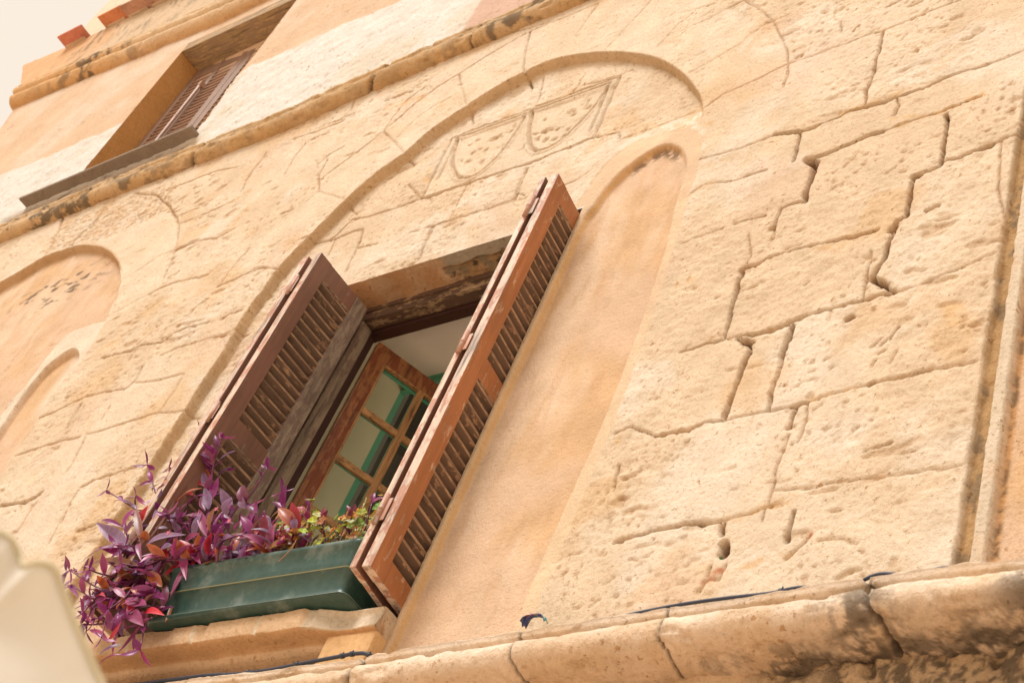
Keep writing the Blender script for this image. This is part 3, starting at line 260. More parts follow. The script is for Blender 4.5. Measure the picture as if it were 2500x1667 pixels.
# ------------------------------------------------------------------ main stone wall
D=DATA
def build_stone():
    xs=[-7.9]
    while xs[-1]<.9:
        xs.append(xs[-1]+ ((.0042 if -5.75<xs[-1]<-5.2 or -4.32<xs[-1]<-3.9 else .0042+.0009*max(0,-xs[-1]-1.2)) if xs[-1]<-.85 else .03))
    xs=np.array(xs); zs=np.arange(1.86,5.50,.0052)
    X,Z=np.meshgrid(xs,zs,indexing='ij')
    # warped coordinates so that traced lines wander
    wx=X+(fbm(X,Z,.06,1,3)-.5)*.022; wz=Z+(fbm(X,Z,.06,5,3)-.5)*.022
    sx=X+(fbm(X,Z,.03,8,2)-.5)*.005; sz=Z+(fbm(X,Z,.03,9,2)-.5)*.005
    big=fbm(X,Z,.55,20,3); med=fbm(X,Z,.16,24,3); fine=fbm(X,Z,.045,28,4,.6)
    rough=ss(.42,.60,fbm(X,Z,.42,33,3))*.8+.25
    pit=vn(X,Z*1.3,.020,40)*.6+vn(X,Z,.010,43)*.4; pitm=ss(.66,.82,pit)*ss(.50,.68,fbm(X,Z,.22,47,2))
    slotn=fbm(X*.55+Z*.1,Z*1.7-X*.1,.05,52,2); slot=ss(.71,.82,slotn)*ss(.54,.66,fbm(X,Z,.22,55,2))
    fz=fbm(X*.9+Z*.2,Z*1.25,.020,29,3,.6)
    h=(big-.5)*.008+(med-.5)*.005*rough+(fine-.5)*.009*rough+(fz-.5)*.0055*(.25+rough)-pitm*.005-slot*.006
    base=np.zeros(X.shape,np.float32); gr=np.ones(X.shape,np.float32)
    scale=fbm(X*1.0,Z*1.3,.11,61,3); ledgy=np.floor(scale*7)/7.; h+= (ledgy-.5)*.007*ss(.5,.68,fbm(X,Z,.5,64,2))
    col=np.ones(X.shape+(3,))*STONE
    col=mix(col,STONE2,ss(.35,.65,fbm(X,Z,.35,71,3)))
    col=mix(col,PALE,ss(.55,.75,fbm(X,Z,.28,75,3))*.7)
    col=mix(col,OCHRE,ss(.60,.80,fbm(X,Z,.22,81,3))*.5)
    col=mix(col,PINK*1.25,ss(.62,.78,fbm(X,Z,.3,85,3))*.15)
    col=mix(col,MORT,pitm*.45+slot*.4)
    # joints
    cut=np.zeros(X.shape,np.float32); jm=np.zeros(X.shape,np.float32); cm=np.zeros(X.shape,np.float32)
    for w,d,pts in D['J']:
        w=w/1000*.66; d=d/1000.*1.1
        s=window(xs,zs,pts,.09)
        if s[0].start>=s[0].stop or s[1].start>=s[1].stop: continue
        kw=.30 if w<.0021 else .75
        q=segdist(X[s]+(wx[s]-X[s])*kw,Z[s]+(wz[s]-Z[s])*kw,pts,0)
        wv=np.maximum(w*(.55+.9*vn(X[s],Z[s],.09,90+int(w*1e4)%7)),.0024+.0007*np.maximum(0,-X[s]-2.5)); d=max(d,.0055)
        a=1-ss(wv*.55,wv*1.25+.0015,q); core=(1-ss(.0006,wv*.55+.0016,q))*(.35+.65*vn(X[s],Z[s],.07,98))
        cm[s]=np.maximum(cm[s],core*min(1,.5+d*40))
        rnd=np.exp(-q/(.007+w*.8))*d*.25
        cut[s]=np.maximum(cut[s],a*d+rnd); jm[s]=np.maximum(jm[s],a*min(1,.62+d*25)*(.55+.6*vn(X[s],Z[s],.12,97)))
    h-=cut
    col=mix(col,np.array((.46,.265,.125)),np.clip(jm,0,1)*.85)
    col=mix(col,np.array((.27,.145,.065)),np.clip(cm,0,1)*.8)
    deep=ss(.014,.03,cut); col=mix(col,np.array((.20,.11,.055)),deep*.75)
    A0=smooth2d(D['ARCH'],4); sA=window(xs,zs,A0,.40); qa=segdist(X[sA],Z[sA],A0,0)
    pin=inside(X[sA],Z[sA],[(A0[0][0],1.9)]+A0+[(-2.2,3.9),(-2.2,1.9)])
    ba=(1-ss(.27,.33,qa+(med[sA]-.5)*.10))*(~pin)*ss(4.2,4.45,Z[sA]); h[sA]=h[sA]*(1-.45*ba)-0; col[sA]=mix(col[sA],STONE2*1.03,ba*.55)
    LB=[(-6.065,4.912),(-5.929,4.854),(-5.678,4.697),(-5.552,4.585),(-5.456,4.475),(-5.384,4.377),(-5.308,4.2),(-5.25,4.06),(-5.05,4.16),(-5.01,4.27),(-5.10,4.51),(-5.157,4.627),(-5.24,4.758),(-5.334,4.851),(-5.42,4.92)]
    sB=window(xs,zs,LB,.05); qb=ss(-.01,.015,sdf(wx[sB],wz[sB],LB)); h[sB]=h[sB]*(1-.5*qb); col[sB]=mix(col[sB],STONE2*1.03,qb*.7)
    RB=[(-6.5,5.0),(-6.1,4.95),(-5.93,4.88),(-5.42,4.95),(-5.6,5.25),(-6.5,5.3)]
    sB=window(xs,zs,RB,.05); qb=ss(-.02,.03,sdf(wx[sB],wz[sB],RB)); h[sB]-=qb*(pit[sB]>.55)*.006; col[sB]=mix(col[sB],OCHRE*1.02,qb*.45*ss(.3,.6,fine[sB]))
    # smears of mortar and ochre
    KC=dict(o=np.array((.60,.39,.19)),p=PALE*1.04,t=TAN*1.08,r=np.array((.42,.15,.07)),d=np.array((.34,.21,.09)))
    for w,k,pts in D['SM']:
        w/=1000.; s=window(xs,zs,pts,w*2+.03)
        q=segdist(wx[s],wz[s],pts,0)+(fine[s]-.5)*w*1.6
        a=(1-ss(w*.15,w*1.35,q))*ss(.25,.60,fbm(X[s],Z[s],.03,77,3))*(.62 if k in 'ot' else .85)
        col[s]=mix(col[s],KC[k],a); 
        if k in 'pt': h[s]=h[s]*(1-a*.7)
        if k=='d': h[s]-=a*.012
    def recess(poly,depth,soft,extra=None,cc=None,flat=0.,cs=.006,var=None):
        nonlocal h,col,gr
        s=window(xs,zs,poly,.15); q=sdf(X[s]*.75+sx[s]*.25,Z[s]*.75+sz[s]*.25,poly)
        a=ss(-soft,soft,q)
        dd=depth*(extra[s] if extra is not None else 1.)
        h[s]=h[s]*(1-flat*a); base[s]=base[s]-a*dd
        if cc is not None:
            b=ss(-cs,cs,q); c=cc(X[s],Z[s]); gr[s]=gr[s]*(1-.75*b); col[s]=col[s]*(1-b[...,None])+c*b[...,None]
        return s,q
    def orange(a,b):
        c=np.ones(a.shape+(3,))*ORANGE; c=mix(c,ORANGE2,ss(.42,.68,fbm(a,b,.35,101,4))*.8); c=mix(c,np.array((.66,.50,.36)),ss(.5,.75,fbm(a*1.6,b*.5,.22,105,4))*.8); dr=ss(.60,.72,fbm(a*3,b*.6,.12,106,4)); c=mix(c,np.array((.52,.33,.19)),dr*.35); ck=np.abs(fbm(a*1.2,b,.5,107,4)-.5); c=mix(c,np.array((.40,.24,.12)),(1-ss(.001,.0035,ck))*ss(.5,.6,fbm(a,b,.4,108,2))*.5); return c
    # big arch
    A=smooth2d(D['ARCH'][:1]+D['ARCH'][1:],4)
    poly=[(A[0][0],1.9)]+A+[(-2.27,4.15),(-2.2,3.9),(-2.17,3.4),(-2.16,1.9)]
    ex=1-ss(-2.75,-2.35,X)*ss(4.45,3.95,Z)
    ex=1-(ss(-2.80,-2.60,X+.0*Z)*(1-ss(4.0,4.35,Z+.0*X)))
    s,q=recess(poly,YR,.0050,ex,None,0.,.006)
    # soffit shade put into the colour along the cut face of the arch
    b=(1-ss(.004,.012,np.abs(q)))*(ex[s]>.4); col[s]=mix(col[s],np.array((.50,.33,.17)),b*.7)
    # strip of plaster between arch leg and window
    st=[(-4.16,1.9),(-4.13,2.6),(-4.10,3.0),(-4.02,3.35),(-3.97,3.62),(-3.86,3.72),(-3.70,3.75),(-3.70,1.9)]
    s=window(xs,zs,st,.05); q=sdf(wx[s],wz[s],st); a=ss(-.01,.012,q); h[s]=h[s]*(1-.6*a)+a*.004
    col[s]=col[s]*(1-a[...,None])+orange(X[s],Z[s])*a[...,None]
    pl=(1-ss(.012,.022,np.abs(X-(-4.13+.02*(Z-2.5)))))*(Z<3.5); col=mix(col,PALE,pl*.6); h-=pl*.003
    # right blind lancet with its smooth plaster bevel
    RN=[(-2.605,1.86),(-2.605,2.6),(-2.603,3.3),(-2.600,3.70),(-2.577,3.79),(-2.545,3.90),(-2.483,3.979),(-2.421,4.02),(-2.379,4.028),(-2.317,3.98),(-2.276,3.91),(-2.252,3.817),(-2.238,3.612),(-2.215,3.435),(-2.20,3.1),(-2.20,2.7),(-2.225,2.3),(-2.24,1.86)]
    RO=[(-2.66,1.86),(-2.66,3.75),(-2.65,3.9),(-2.59,4.06),(-2.53,4.13),(-2.44,4.13),(-2.33,4.10),(-2.24,4.02),(-2.20,3.85),(-2.175,3.5),(-2.155,3.1),(-2.15,2.7),(-2.165,2.3),(-2.19,1.86)]
    RO=smooth2d(RO,3); RN=smooth2d(RN,3)
    s=window(xs,zs,RO,.08); q=sdf(sx[s],sz[s],RO); a=ss(-.008,.006,q); h[s]=h[s]*(1-.8*a)-a*.004; gr[s]=gr[s]*(1-.7*a)
    bc=np.ones(X[s].shape+(3,))*np.array((.64,.49,.33)); bc=mix(bc,ORANGE,ss(.45,.7,fbm(X[s],Z[s],.2,111,3))*.5)
    col[s]=col[s]*(1-a[...,None])+bc*a[...,None]
    q=sdf(sx[s],sz[s],RN); a=ss(-.014,.006,q); base[s]-=a*(.026-.010*ss(.0,.25,q)); h[s]=h[s]*(1-.6*a)
    oc=orange(X[s],Z[s]); b=ss(-.004,.006,q); col[s]=col[s]*(1-b[...,None])+oc*b[...,None]
    b=(1-ss(.002,.008,np.abs(q+.003)))*(X[s]<-2.3); col[s]=mix(col[s],np.array((.62,.36,.13)),b*.65)
    b=(1-ss(.006,.03,np.abs(q-.018)))*ss(3.9,3.98,Z[s])*ss(.35,.6,fbm(X[s],Z[s],.02,115,2)); col[s]=mix(col[s],np.array((.18,.11,.06)),b*.85)  # shadow under the head of the niche, put into the colour
    # left blind arch
    LA=[p for p in D['LARCH'][1:]]
    LI=[(a-.018*(a<-5.5),b) for a,b in D['LIMP']]
    poly=[(-7.3,3.2),(-7.3,4.2),(-7.15,4.5),(-6.9,4.75)]+smooth2d(LA,3)+LI+[(-5.575,3.6),(-5.575,3.2)]
    s,q=recess(poly,.040,.005,None,orange,.75)
    b=(1-ss(.006,.02,np.abs(q+.002)))*(Z[s]>4.5); col[s]=mix(col[s],np.array((.46,.28,.13)),b*.7)  # darker soffit of the left arch: shade put into the colour
    b=ss(.62,.7,fbm(X[s]*.8,Z[s]*1.6,.05,121,3))*np.exp(-(((X[s]+6.05)/.25)**2+((Z[s]-4.62)/.10)**2)); col[s]=mix(col[s],np.array((.14,.11,.08)),np.clip(b*2.5,0,.85)); h[s]-=b*.004
    SN=[(-5.49,1.86),(-5.49,3.2)]+smooth2d([(-5.495,3.51),(-5.508,3.60),(-5.512,3.70),(-5.508,3.79),(-5.492,3.86),(-5.45,3.908),(-5.41,3.93),(-5.37,3.937),(-5.30,3.89),(-5.25,3.82),(-5.245,3.76)],3)+[(-5.26,3.6),(-5.22,3.4),(-5.2,3.1),(-5.2,1.86)]
    band=[(-5.56,3.2),(-5.562,3.72),(-5.555,3.98),(-5.50,4.10),(-5.26,4.09),(-5.22,3.9),(-5.24,3.75),(-5.3,3.7),(-5.46,3.3)]
    s=window(xs,zs,band,.04); q=sdf(sx[s],sz[s],band); a=ss(-.008,.008,q); h[s]=h[s]*(1-.85*a); col[s]=mix(col[s],PALE,a*.75)
    s,q=recess(SN,.030,.005,None,orange,.7)
    b=ss(-5.42,-5.30,X[s])*ss(3.45,3.62,Z[s])*(q>0); col[s]=mix(col[s],PALE*1.05,np.clip(b,0,1)*.8)
    cap=(np.exp(-(((X-(-5.60))/.045)**2+((Z-3.66)/.05)**2))); col=mix(col,np.array((.20,.12,.06)),np.clip(cap*1.2*ss(.35,.6,fine),0,.8)); h+=cap*.02
    # carved panel with two shields
    CR=D['CREST']
    def groove(pts,w,d,c=.5,raised=0):
        nonlocal h,col
        s=window(xs,zs,pts,.05); q=segdist(sx[s],sz[s],pts,0); a=1-ss(w*.4,w*1.1,q)
        h[s]-=a*d*1.5
        if raised: h[s]+=raised*(1-ss(0,.011,np.abs(q-w*1.9)))
        if c: col[s]=mix(col[s],MORT*1.1,a*c)
    o=CR['outer']; pan=list(o); s=window(xs,zs,pan,.05); q=sdf(X[s],Z[s],pan); a=ss(-.004,.008,q); h[s]=h[s]*(1-.75*a)
    col[s]=mix(col[s],STONE2,a*.6)
    groove([o[0],o[1],o[2],o[3],o[4],o[5],o[0]],.006,.010,.55)
    groove(CR['inner'],.006,.009,.35,.004); groove([CR['l2'][0],CR['l2'][1]],.006,.008,.35)
    groove([(CR['inner'][0][0]+.005,CR['inner'][0][1]+.030),(CR['inner'][1][0],CR['inner'][1][1]+.028)],.005,.008,.3)
    for sh in CR['shield']:
        P_=smooth2d(sh,4); groove(P_,.008,.010,.4,.006)
        sp=P_; s=window(xs,zs,sp,.03); q=sdf(X[s],Z[s],sp); a=ss(0,.012,q); h[s]-=a*.004
    for k,(a_,b_) in enumerate(CR['dots']):
        rr=.013+.011*((k*37)%10)/10.
        s=window(xs,zs,[(a_,b_)],.06); ux=sx[s]+(fine[s]-.5)*.04-a_; uz=sz[s]+(med[s]-.5)*.05-b_
        g=1-ss(rr*.5,rr*1.15,np.hypot(ux,uz*1.2)); g=g*ss(.2,.5,vn(X[s],Z[s],.012,99)); h[s]-=g*.008; col[s]=mix(col[s],np.array((.45,.30,.16)),g*.55)
    # straight joint, stone strip and plaster panel at the right end
    ed=X+ (fbm(X*.2,Z,.07,131,3)-.5)*.012
    g=ss(-1.147,-1.138,ed)*(1-ss(-1.114,-1.108,sx)); h=h*(1-g)-g*(.022+.012*(fine-.5)); 
    gc=np.ones(X.shape+(3,))*np.array((.42,.27,.13)); gc=mix(gc,DIRT*2,ss(.52,.66,fbm(X*2,Z,.05,135,4))*.6); col=col*(1-g[...,None])+gc*g[...,None]
    g=ss(-1.110,-1.104,sx); h=h*(1-g*.85)+g*.002; sc=np.ones(X.shape+(3,))*np.array((.58,.49,.38)); sc=mix(sc,ORANGE,ss(.58,.72,fbm(X,Z,.09,139,3))*.4); col=col*(1-g[...,None])+sc*g[...,None]
    g=ss(-1.080,-1.074,sx); h=h*(1-g*.5)-g*.026; oc=orange(X,Z); gg=1-ss(.0,.012,np.abs(X+1.068)); oc=mix(oc,np.array((.5,.26,.09)),np.clip(gg,0,1)*.8); oc=mix(oc,DIRT,np.clip(gg,0,1)*ss(.5,.62,fbm(X,Z,.03,143,3))*.7); col=col*(1-g[...,None])+oc*g[...,None]
    # apron under the window sill: plaster
    ap=[(-4.05,1.80),(-4.05,2.07),(-2.64,2.07),(-2.64,1.80)]
    s=window(xs,zs,ap,.04); q=sdf(sx[s],sz[s],ap); a=ss(-.004,.006,q); h[s]=h[s]*(1-.7*a)+a*.012
    col[s]=col[s]*(1-a[...,None])+orange(X[s],Z[s])*a[...,None]
    # window opening
    xc=(xs[:-1]+xs[1:])/2; zc=(zs[:-1]+zs[1:])/2; XC,ZC=np.meshgrid(xc,zc,indexing='ij')
    hole=(XC>-3.742)&(XC<-2.632)&(ZC>2.095)&(ZC<3.812)
    return xs,zs,h+base,np.clip(col,.01,.9),hole,gr
xs,zs,h,col,hole,gr=build_stone()
P(grid_obj('stone_wall',xs,zs,h,col,M_STONE,None,hole,AL=gr))
del gr,h,col,hole
# ------------------------------------------------------------------ upper plaster wall
def build_upper():
    xs=np.concatenate([np.arange(-9.6,-2.4,.0095),np.arange(-2.4,.95,.06)]); zs=np.arange(5.42,7.75,.0095)
    X,Z=np.meshgrid(xs,zs,indexing='ij')
    fine=fbm(X,Z,.06,201,4,.6)
    h=(fbm(X,Z,.5,205,3)-.5)*.02+(fine-.5)*.004
    col=np.ones(X.shape+(3,))*np.array((.555,.40,.275)); col=mix(col,np.array((.58,.465,.36)),ss(.4,.65,fbm(X,Z,.5,211,4))); col=mix(col,ORANGE,ss(.55,.75,fbm(X,Z,.35,215,3))*.6)
    UB=sorted(D['UB'][:12]); ux=[p[0] for p in UB]; uz=[p[1] for p in UB]
    b=np.interp(X,ux,uz)+(fbm(X,Z,.25,221,4)-.5)*.12
    a=1-ss(-.012,.03,Z-b)
    a=a*(1-ss(-3.93,-3.87,X+(fine-.5)*.1))
    wc=np.ones(X.shape+(3,))*WHITE; wc=mix(wc,np.array((.55,.47,.36)),ss(.55,.8,fbm(X,Z,.3,225,4))*.6)
    col=col*(1-a[...,None])+wc*a[...,None]; h+=a*.004*ss(.3,.6,fine)
    crack=np.abs(fbm(X*1.0+Z*.3,Z*1.4,.35,231,4)-.5); cr=(1-ss(.0015,.005,crack))*ss(.55,.65,fbm(X,Z,.4,235,2)); h-=cr*.006; col=mix(col,np.array((.36,.27,.18)),cr*.5)
    a=ss(-3.93,-3.9,X)*(Z<5.9); col=mix(col,np.array((.50,.34,.27)),a*.9)
    # dirt under the sill and above the string course
    dz=(1-ss(5.60,5.68,Z))*ss(-7.5,-7.1,X)*(1-ss(-5.8,-5.55,X+(fine-.5)*.3)); col=mix(col,np.array((.30,.19,.09)),np.clip(dz,0,1)*.8); col=mix(col,DIRT,np.clip(dz,0,1)*ss(.5,.62,fbm(X*.6,Z*1.5,.08,241,3))*.7)
    xc=(xs[:-1]+xs[1:])/2; zc=(zs[:-1]+zs[1:])/2; XC,ZC=np.meshgrid(xc,zc,indexing='ij')
    left=-8.80-(ZC-7.23)*.30
    hole=((XC>-6.785)&(XC<-5.775)&(ZC>5.69)&(ZC<7.105))|(XC<left)
    return xs,zs,h,np.clip(col,.01,.9),hole
P(grid_obj('plaster_wall',*build_upper()[:4],M_PLASTER,None,build_upper()[4]))
# parapet above the cornice moulding
def build_parapet():
    xs=np.concatenate([np.arange(-9.7,-4.6,.011),np.arange(-4.6,.9,.08)]); zs=np.arange(7.34,8.36,.011)
    X,Z=np.meshgrid(xs,zs,indexing='ij'); fine=fbm(X,Z,.06,251,4,.6)
    h=.042+(fine-.5)*.006+(fbm(X,Z,.5,255,3)-.5)*.015
    col=np.ones(X.shape+(3,))*np.array((.58,.36,.20)); g=ss(-8.6,-7.9,X+(fbm(X,Z,.3,259,3)-.5)*.6); col=mix(col,np.array((.52,.42,.30)),g*.8)
    st=ss(.52,.66,fbm(X*2.4,Z*.8,.09,263,5,.7))*ss(-8.9,-7.9,X+fine*.4)*ss(.40,.6,fbm(X,Z,.3,268,2)); col=mix(col,DIRT*1.8,st*.75)
    col=mix(col,DIRT*1.4,np.exp(-((X+8.36)/.035)**2)*ss(.35,.55,fine)*.7)
    xc=(xs[:-1]+xs[1:])/2; zc=(zs[:-1]+zs[1:])/2; XC,ZC=np.meshgrid(xc,zc,indexing='ij')
    left=-8.78-(ZC-7.55)*.78; top=np.interp(XC,[-9.5,-8.8,-8.3,-7.4,-6.5,0],[8.36,8.27,8.225,8.17,8.13,8.1])+.012*(vn(XC,ZC*0,.07,267)-.5)
    return xs,zs,h,np.clip(col,.01,.9),(XC<left)|(ZC>top)|(ZC<np.interp(XC,[-8.9,-8.5,-8,-7.4,-6.9,-6.5,0],[7.585,7.53,7.47,7.40,7.35,7.32,7.30])+.12)
g_=build_parapet(); P(grid_obj('parapet',*g_[:4],M_PLASTER,None,g_[4]))
# masonry body behind the faces
mb=MB()
poly=[(-9.30,8.33),(-8.80,7.60),(-8.78,7.50),(-8.78,7.20),(-8.9,5.3),(.85,5.3),(.85,8.08),(-6.5,8.11),(-7.4,8.15),(-8.3,8.205),(-8.8,8.25)]
V=[(x,y,z) for y in (.0,.30) for x,z in poly]; n=len(poly)
V=[(x,(-.025 if z>7.7 and y==0 else (.175 if y==0 else y)),z) for x,y,z in V]
mb.add(V,[tuple(range(n)),tuple(range(2*n-1,n-1,-1))]+[(i,i+n,(i+1)%n+n,(i+1)%n) for i in range(n)],tuple(ORANGE))
P(mb.build('upper_masonry',M_PLASTER))
mb=MB(); mb.box((-8.9,.04,-1.65),(.85,.35,1.74),tuple(STONE)); mb.box((-8.9,.09,1.74),(-7.89,.35,5.40),tuple(STONE)); mb.box((.89,.02,-1.65),(1.2,.35,5.42),tuple(STONE))
P(mb.build('masonry',M_STONE))
# lower wall below the ledge
xs=np.concatenate([np.arange(-7.9,-1.9,.02),np.arange(-1.9,-.85,.0045),np.arange(-.85,.92,.03)]); zs=np.arange(1.45,1.95,.0055)
X,Z=np.meshgrid(xs,zs,indexing='ij'); fine=fbm(X,Z,.05,301,4,.6)
h=.0+(fbm(X,Z,.2,305,3)-.5)*.03+(fine-.5)*.016
col=np.ones(X.shape+(3,))*np.array((.58,.41,.26)); col=mix(col,PALE,ss(.5,.7,fbm(X,Z,.2,309,3)))
rr=ss(-1.55,-1.35,X+(fbm(X,Z,.15,313,3)-.5)*.3); h-=rr*(.012+.02*ss(.5,.7,fbm(X,Z,.05,317,3))); col=mix(col,np.array((.46,.33,.20)),rr*.8); col=mix(col,np.array((.10,.075,.05)),rr*ss(.40,.54,fbm(X,Z,.05,321,6,.75))*.85)
P(grid_obj('lower_wall',xs,zs,h,np.clip(col,.01,.9),M_STONE,None))
# ------------------------------------------------------------------ mouldings
def moulding(name,prof,x0,x1,step,zoff,mat,colf,amp=.006,seed=400,joints=(),nv=46,endcap=True):
    pts=curve([(p,z,0) for p,z in prof],8); L=[0]
    for a,b in zip(pts[:-1],pts[1:]): L.append(L[-1]+(b-a).length)
    L=np.array(L); s=np.linspace(0,L[-1],nv); pp=np.interp(s,L,[v.x for v in pts]); zz=np.interp(s,L,[v.y for v in pts])
    xs=np.arange(x0,x1,step) if not isinstance(step,np.ndarray) else step
    Xg,S=np.meshgrid(xs,s,indexing='ij'); Pp=np.broadcast_to(pp,Xg.shape).copy(); Zz=np.broadcast_to(zz,Xg.shape).copy()
    tp=np.gradient(pp,s); tz=np.gradient(zz,s); nn=np.hypot(tp,tz)+1e-9; nxp=-tz/nn; nzp=tp/nn   # normal in (p,z)
    sg=-1 if np.mean(nxp)<0 else 1
    d=(fbm(Xg,S*1.5,.12,seed,4)-.5)*amp*2.4+(fbm(Xg,S,.03,seed+5,3)-.5)*amp
    chip=ss(.66,.78,fbm(Xg,S*2,.08,seed+9,3)); d-=chip*amp*1.6
    for xj,wj,dj,sl in joints:
        q=np.abs(Xg-xj-sl*(S-s[-1]/2)-(vn(Xg*0,S,.02,seed+3)-.5)*.012); d-=(1-ss(wj*.5,wj*1.4,q))*dj
    Pp+=d*nxp*sg; Zz+=d*nzp*sg
    Zw=Zz+zoff(Xg)
    colr=colf(Xg,S/s[-1],d)
    for xj,wj,dj,sl in joints:
        q=np.abs(Xg-xj-sl*(S-s[-1]/2)-(vn(Xg*0,S,.02,seed+3)-.5)*.012); colr=mix(colr,np.array((.10,.07,.045)),(1-ss(wj*.4,wj*1.2,q))*.8)
    V=np.stack([Xg,-Pp,Zw],-1).reshape(-1,3); nx_,nz_=Xg.shape; idx=np.arange(nx_*nz_).reshape(nx_,nz_)
    q=np.stack([idx[:-1,:-1],idx[:-1,1:],idx[1:,1:],idx[1:,:-1]],-1).reshape(-1,4)
    if zz[0]<zz[-1]: q=q[:,::-1]
    F=[tuple(int(i) for i in f) for f in q]
    if endcap: F+= [tuple(int(i) for i in idx[0]),tuple(int(i) for i in idx[-1][::-1])]
    return P(mesh_obj(name,V.tolist(),F,mat,None,np.clip(colr,.01,.9).reshape(-1,3),True))
# big ledge along the bottom
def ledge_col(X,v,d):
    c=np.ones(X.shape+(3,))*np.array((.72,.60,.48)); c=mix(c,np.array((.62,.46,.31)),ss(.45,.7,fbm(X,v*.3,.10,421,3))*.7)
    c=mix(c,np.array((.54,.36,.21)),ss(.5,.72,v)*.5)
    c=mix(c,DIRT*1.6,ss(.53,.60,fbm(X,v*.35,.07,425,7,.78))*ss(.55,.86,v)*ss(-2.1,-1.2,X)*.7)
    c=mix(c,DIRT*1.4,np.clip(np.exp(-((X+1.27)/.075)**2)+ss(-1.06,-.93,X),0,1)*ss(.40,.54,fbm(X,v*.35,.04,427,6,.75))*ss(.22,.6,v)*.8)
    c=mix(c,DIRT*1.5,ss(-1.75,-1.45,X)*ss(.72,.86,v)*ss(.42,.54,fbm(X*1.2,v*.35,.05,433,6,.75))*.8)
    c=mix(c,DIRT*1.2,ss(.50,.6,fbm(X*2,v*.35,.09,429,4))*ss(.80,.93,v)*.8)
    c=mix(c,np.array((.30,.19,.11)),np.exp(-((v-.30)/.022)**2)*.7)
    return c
lz=lambda x: np.interp(x,[-8.9,-3.0,-2.6,-2.55,-2.1,-1.5,-1.25,-.95,0],[1.91,1.905,1.905,1.915,1.93,1.945,1.955,1.955,1.96])
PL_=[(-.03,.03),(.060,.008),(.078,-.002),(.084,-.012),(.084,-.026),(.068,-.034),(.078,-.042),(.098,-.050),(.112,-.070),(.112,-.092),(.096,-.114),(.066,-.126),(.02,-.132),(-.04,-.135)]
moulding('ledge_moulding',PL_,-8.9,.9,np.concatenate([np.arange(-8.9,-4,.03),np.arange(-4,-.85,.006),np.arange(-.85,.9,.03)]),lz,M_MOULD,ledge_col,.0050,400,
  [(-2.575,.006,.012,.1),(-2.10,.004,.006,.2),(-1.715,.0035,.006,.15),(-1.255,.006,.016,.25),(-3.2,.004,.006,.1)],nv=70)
# upper string course
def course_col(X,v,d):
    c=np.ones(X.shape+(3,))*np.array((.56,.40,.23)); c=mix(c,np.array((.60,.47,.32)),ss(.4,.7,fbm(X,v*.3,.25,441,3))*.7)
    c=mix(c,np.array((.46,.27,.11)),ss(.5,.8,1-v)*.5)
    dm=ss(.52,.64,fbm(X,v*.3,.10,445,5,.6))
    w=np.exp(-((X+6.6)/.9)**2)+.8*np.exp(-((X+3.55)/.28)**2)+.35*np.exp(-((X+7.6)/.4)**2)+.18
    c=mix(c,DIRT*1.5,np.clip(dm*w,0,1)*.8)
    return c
cz=lambda x: np.interp(x,[-9.,-6.2,-5.4,-4.95,-4.4,-3.8,-3,0],[5.30,5.35,5.325,5.315,5.35,5.385,5.40,5.41])
PC_=[(-.03,-.004),(.028,.0),(.050,.018),(.060,.042),(.054,.064),(.040,.076),(.044,.084),(.050,.092),(.044,.100),(.052,.108),(.054,.122),(.030,.135),(-.03,.17)]
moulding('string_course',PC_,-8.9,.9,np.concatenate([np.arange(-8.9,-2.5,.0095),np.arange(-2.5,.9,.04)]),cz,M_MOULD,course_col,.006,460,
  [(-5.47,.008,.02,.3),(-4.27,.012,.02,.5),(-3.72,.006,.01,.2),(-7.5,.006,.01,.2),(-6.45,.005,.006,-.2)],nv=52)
# cornice moulding below the parapet
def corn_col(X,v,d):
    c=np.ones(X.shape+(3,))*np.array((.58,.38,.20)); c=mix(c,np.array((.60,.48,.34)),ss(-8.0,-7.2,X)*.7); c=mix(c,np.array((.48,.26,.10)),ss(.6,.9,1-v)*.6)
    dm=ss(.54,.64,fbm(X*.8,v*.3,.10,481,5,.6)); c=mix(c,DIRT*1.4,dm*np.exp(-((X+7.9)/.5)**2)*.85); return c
kz=lambda x: np.interp(x,[-9.1,-8.9,-8.5,-8,-7.4,-6.9,-6.5,0],[7.60,7.585,7.53,7.47,7.40,7.35,7.32,7.30])
PK_=[(-.03,-.02),(.030,.0),(.060,.035),(.070,.060),(.064,.075),(.046,.080),(.046,.088),(.066,.094),(.084,.115),(.086,.140),(.070,.150),(.052,.154),(.052,.164),(.074,.170),(.076,.195),(.040,.215)]
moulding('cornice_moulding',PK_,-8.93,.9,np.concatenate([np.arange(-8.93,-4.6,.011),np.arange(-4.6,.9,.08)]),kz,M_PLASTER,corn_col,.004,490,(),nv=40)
# terracotta roof tiles on the parapet
M_TILE=stone_mat('terracotta',.6,.6,vary=.28)
def tile(x0,x1,z,c,yf=-.145,yb=.06):
    mb=MB(); mb.box((x0,yf,z),(x1,yb,z+.018),c,bev=.004)
    # mortar smear under the back half
    mb.box((x0+.02,-.062,z-.012),(x1-.03,.0,z-.0015),(.55,.40,.27),bev=.003)
    o=P(mb.build('roof_tile',M_TILE)); return o
tile(-8.80,-8.525,8.248,(.50,.19,.13))
xx=-8.33
for k in range(26):
    w=.255+.02*random.random(); zt=float(np.interp(xx,[-9.5,-8.8,-8.3,-7.4,-6.5,0],[8.36,8.27,8.232,8.18,8.14,8.11]))
    c=[(.55,.22,.11),(.48,.27,.19),(.44,.25,.18),(.52,.22,.13)][k%4]
    tile(xx+.003,xx+w-.003,zt+.003,c); xx+=w
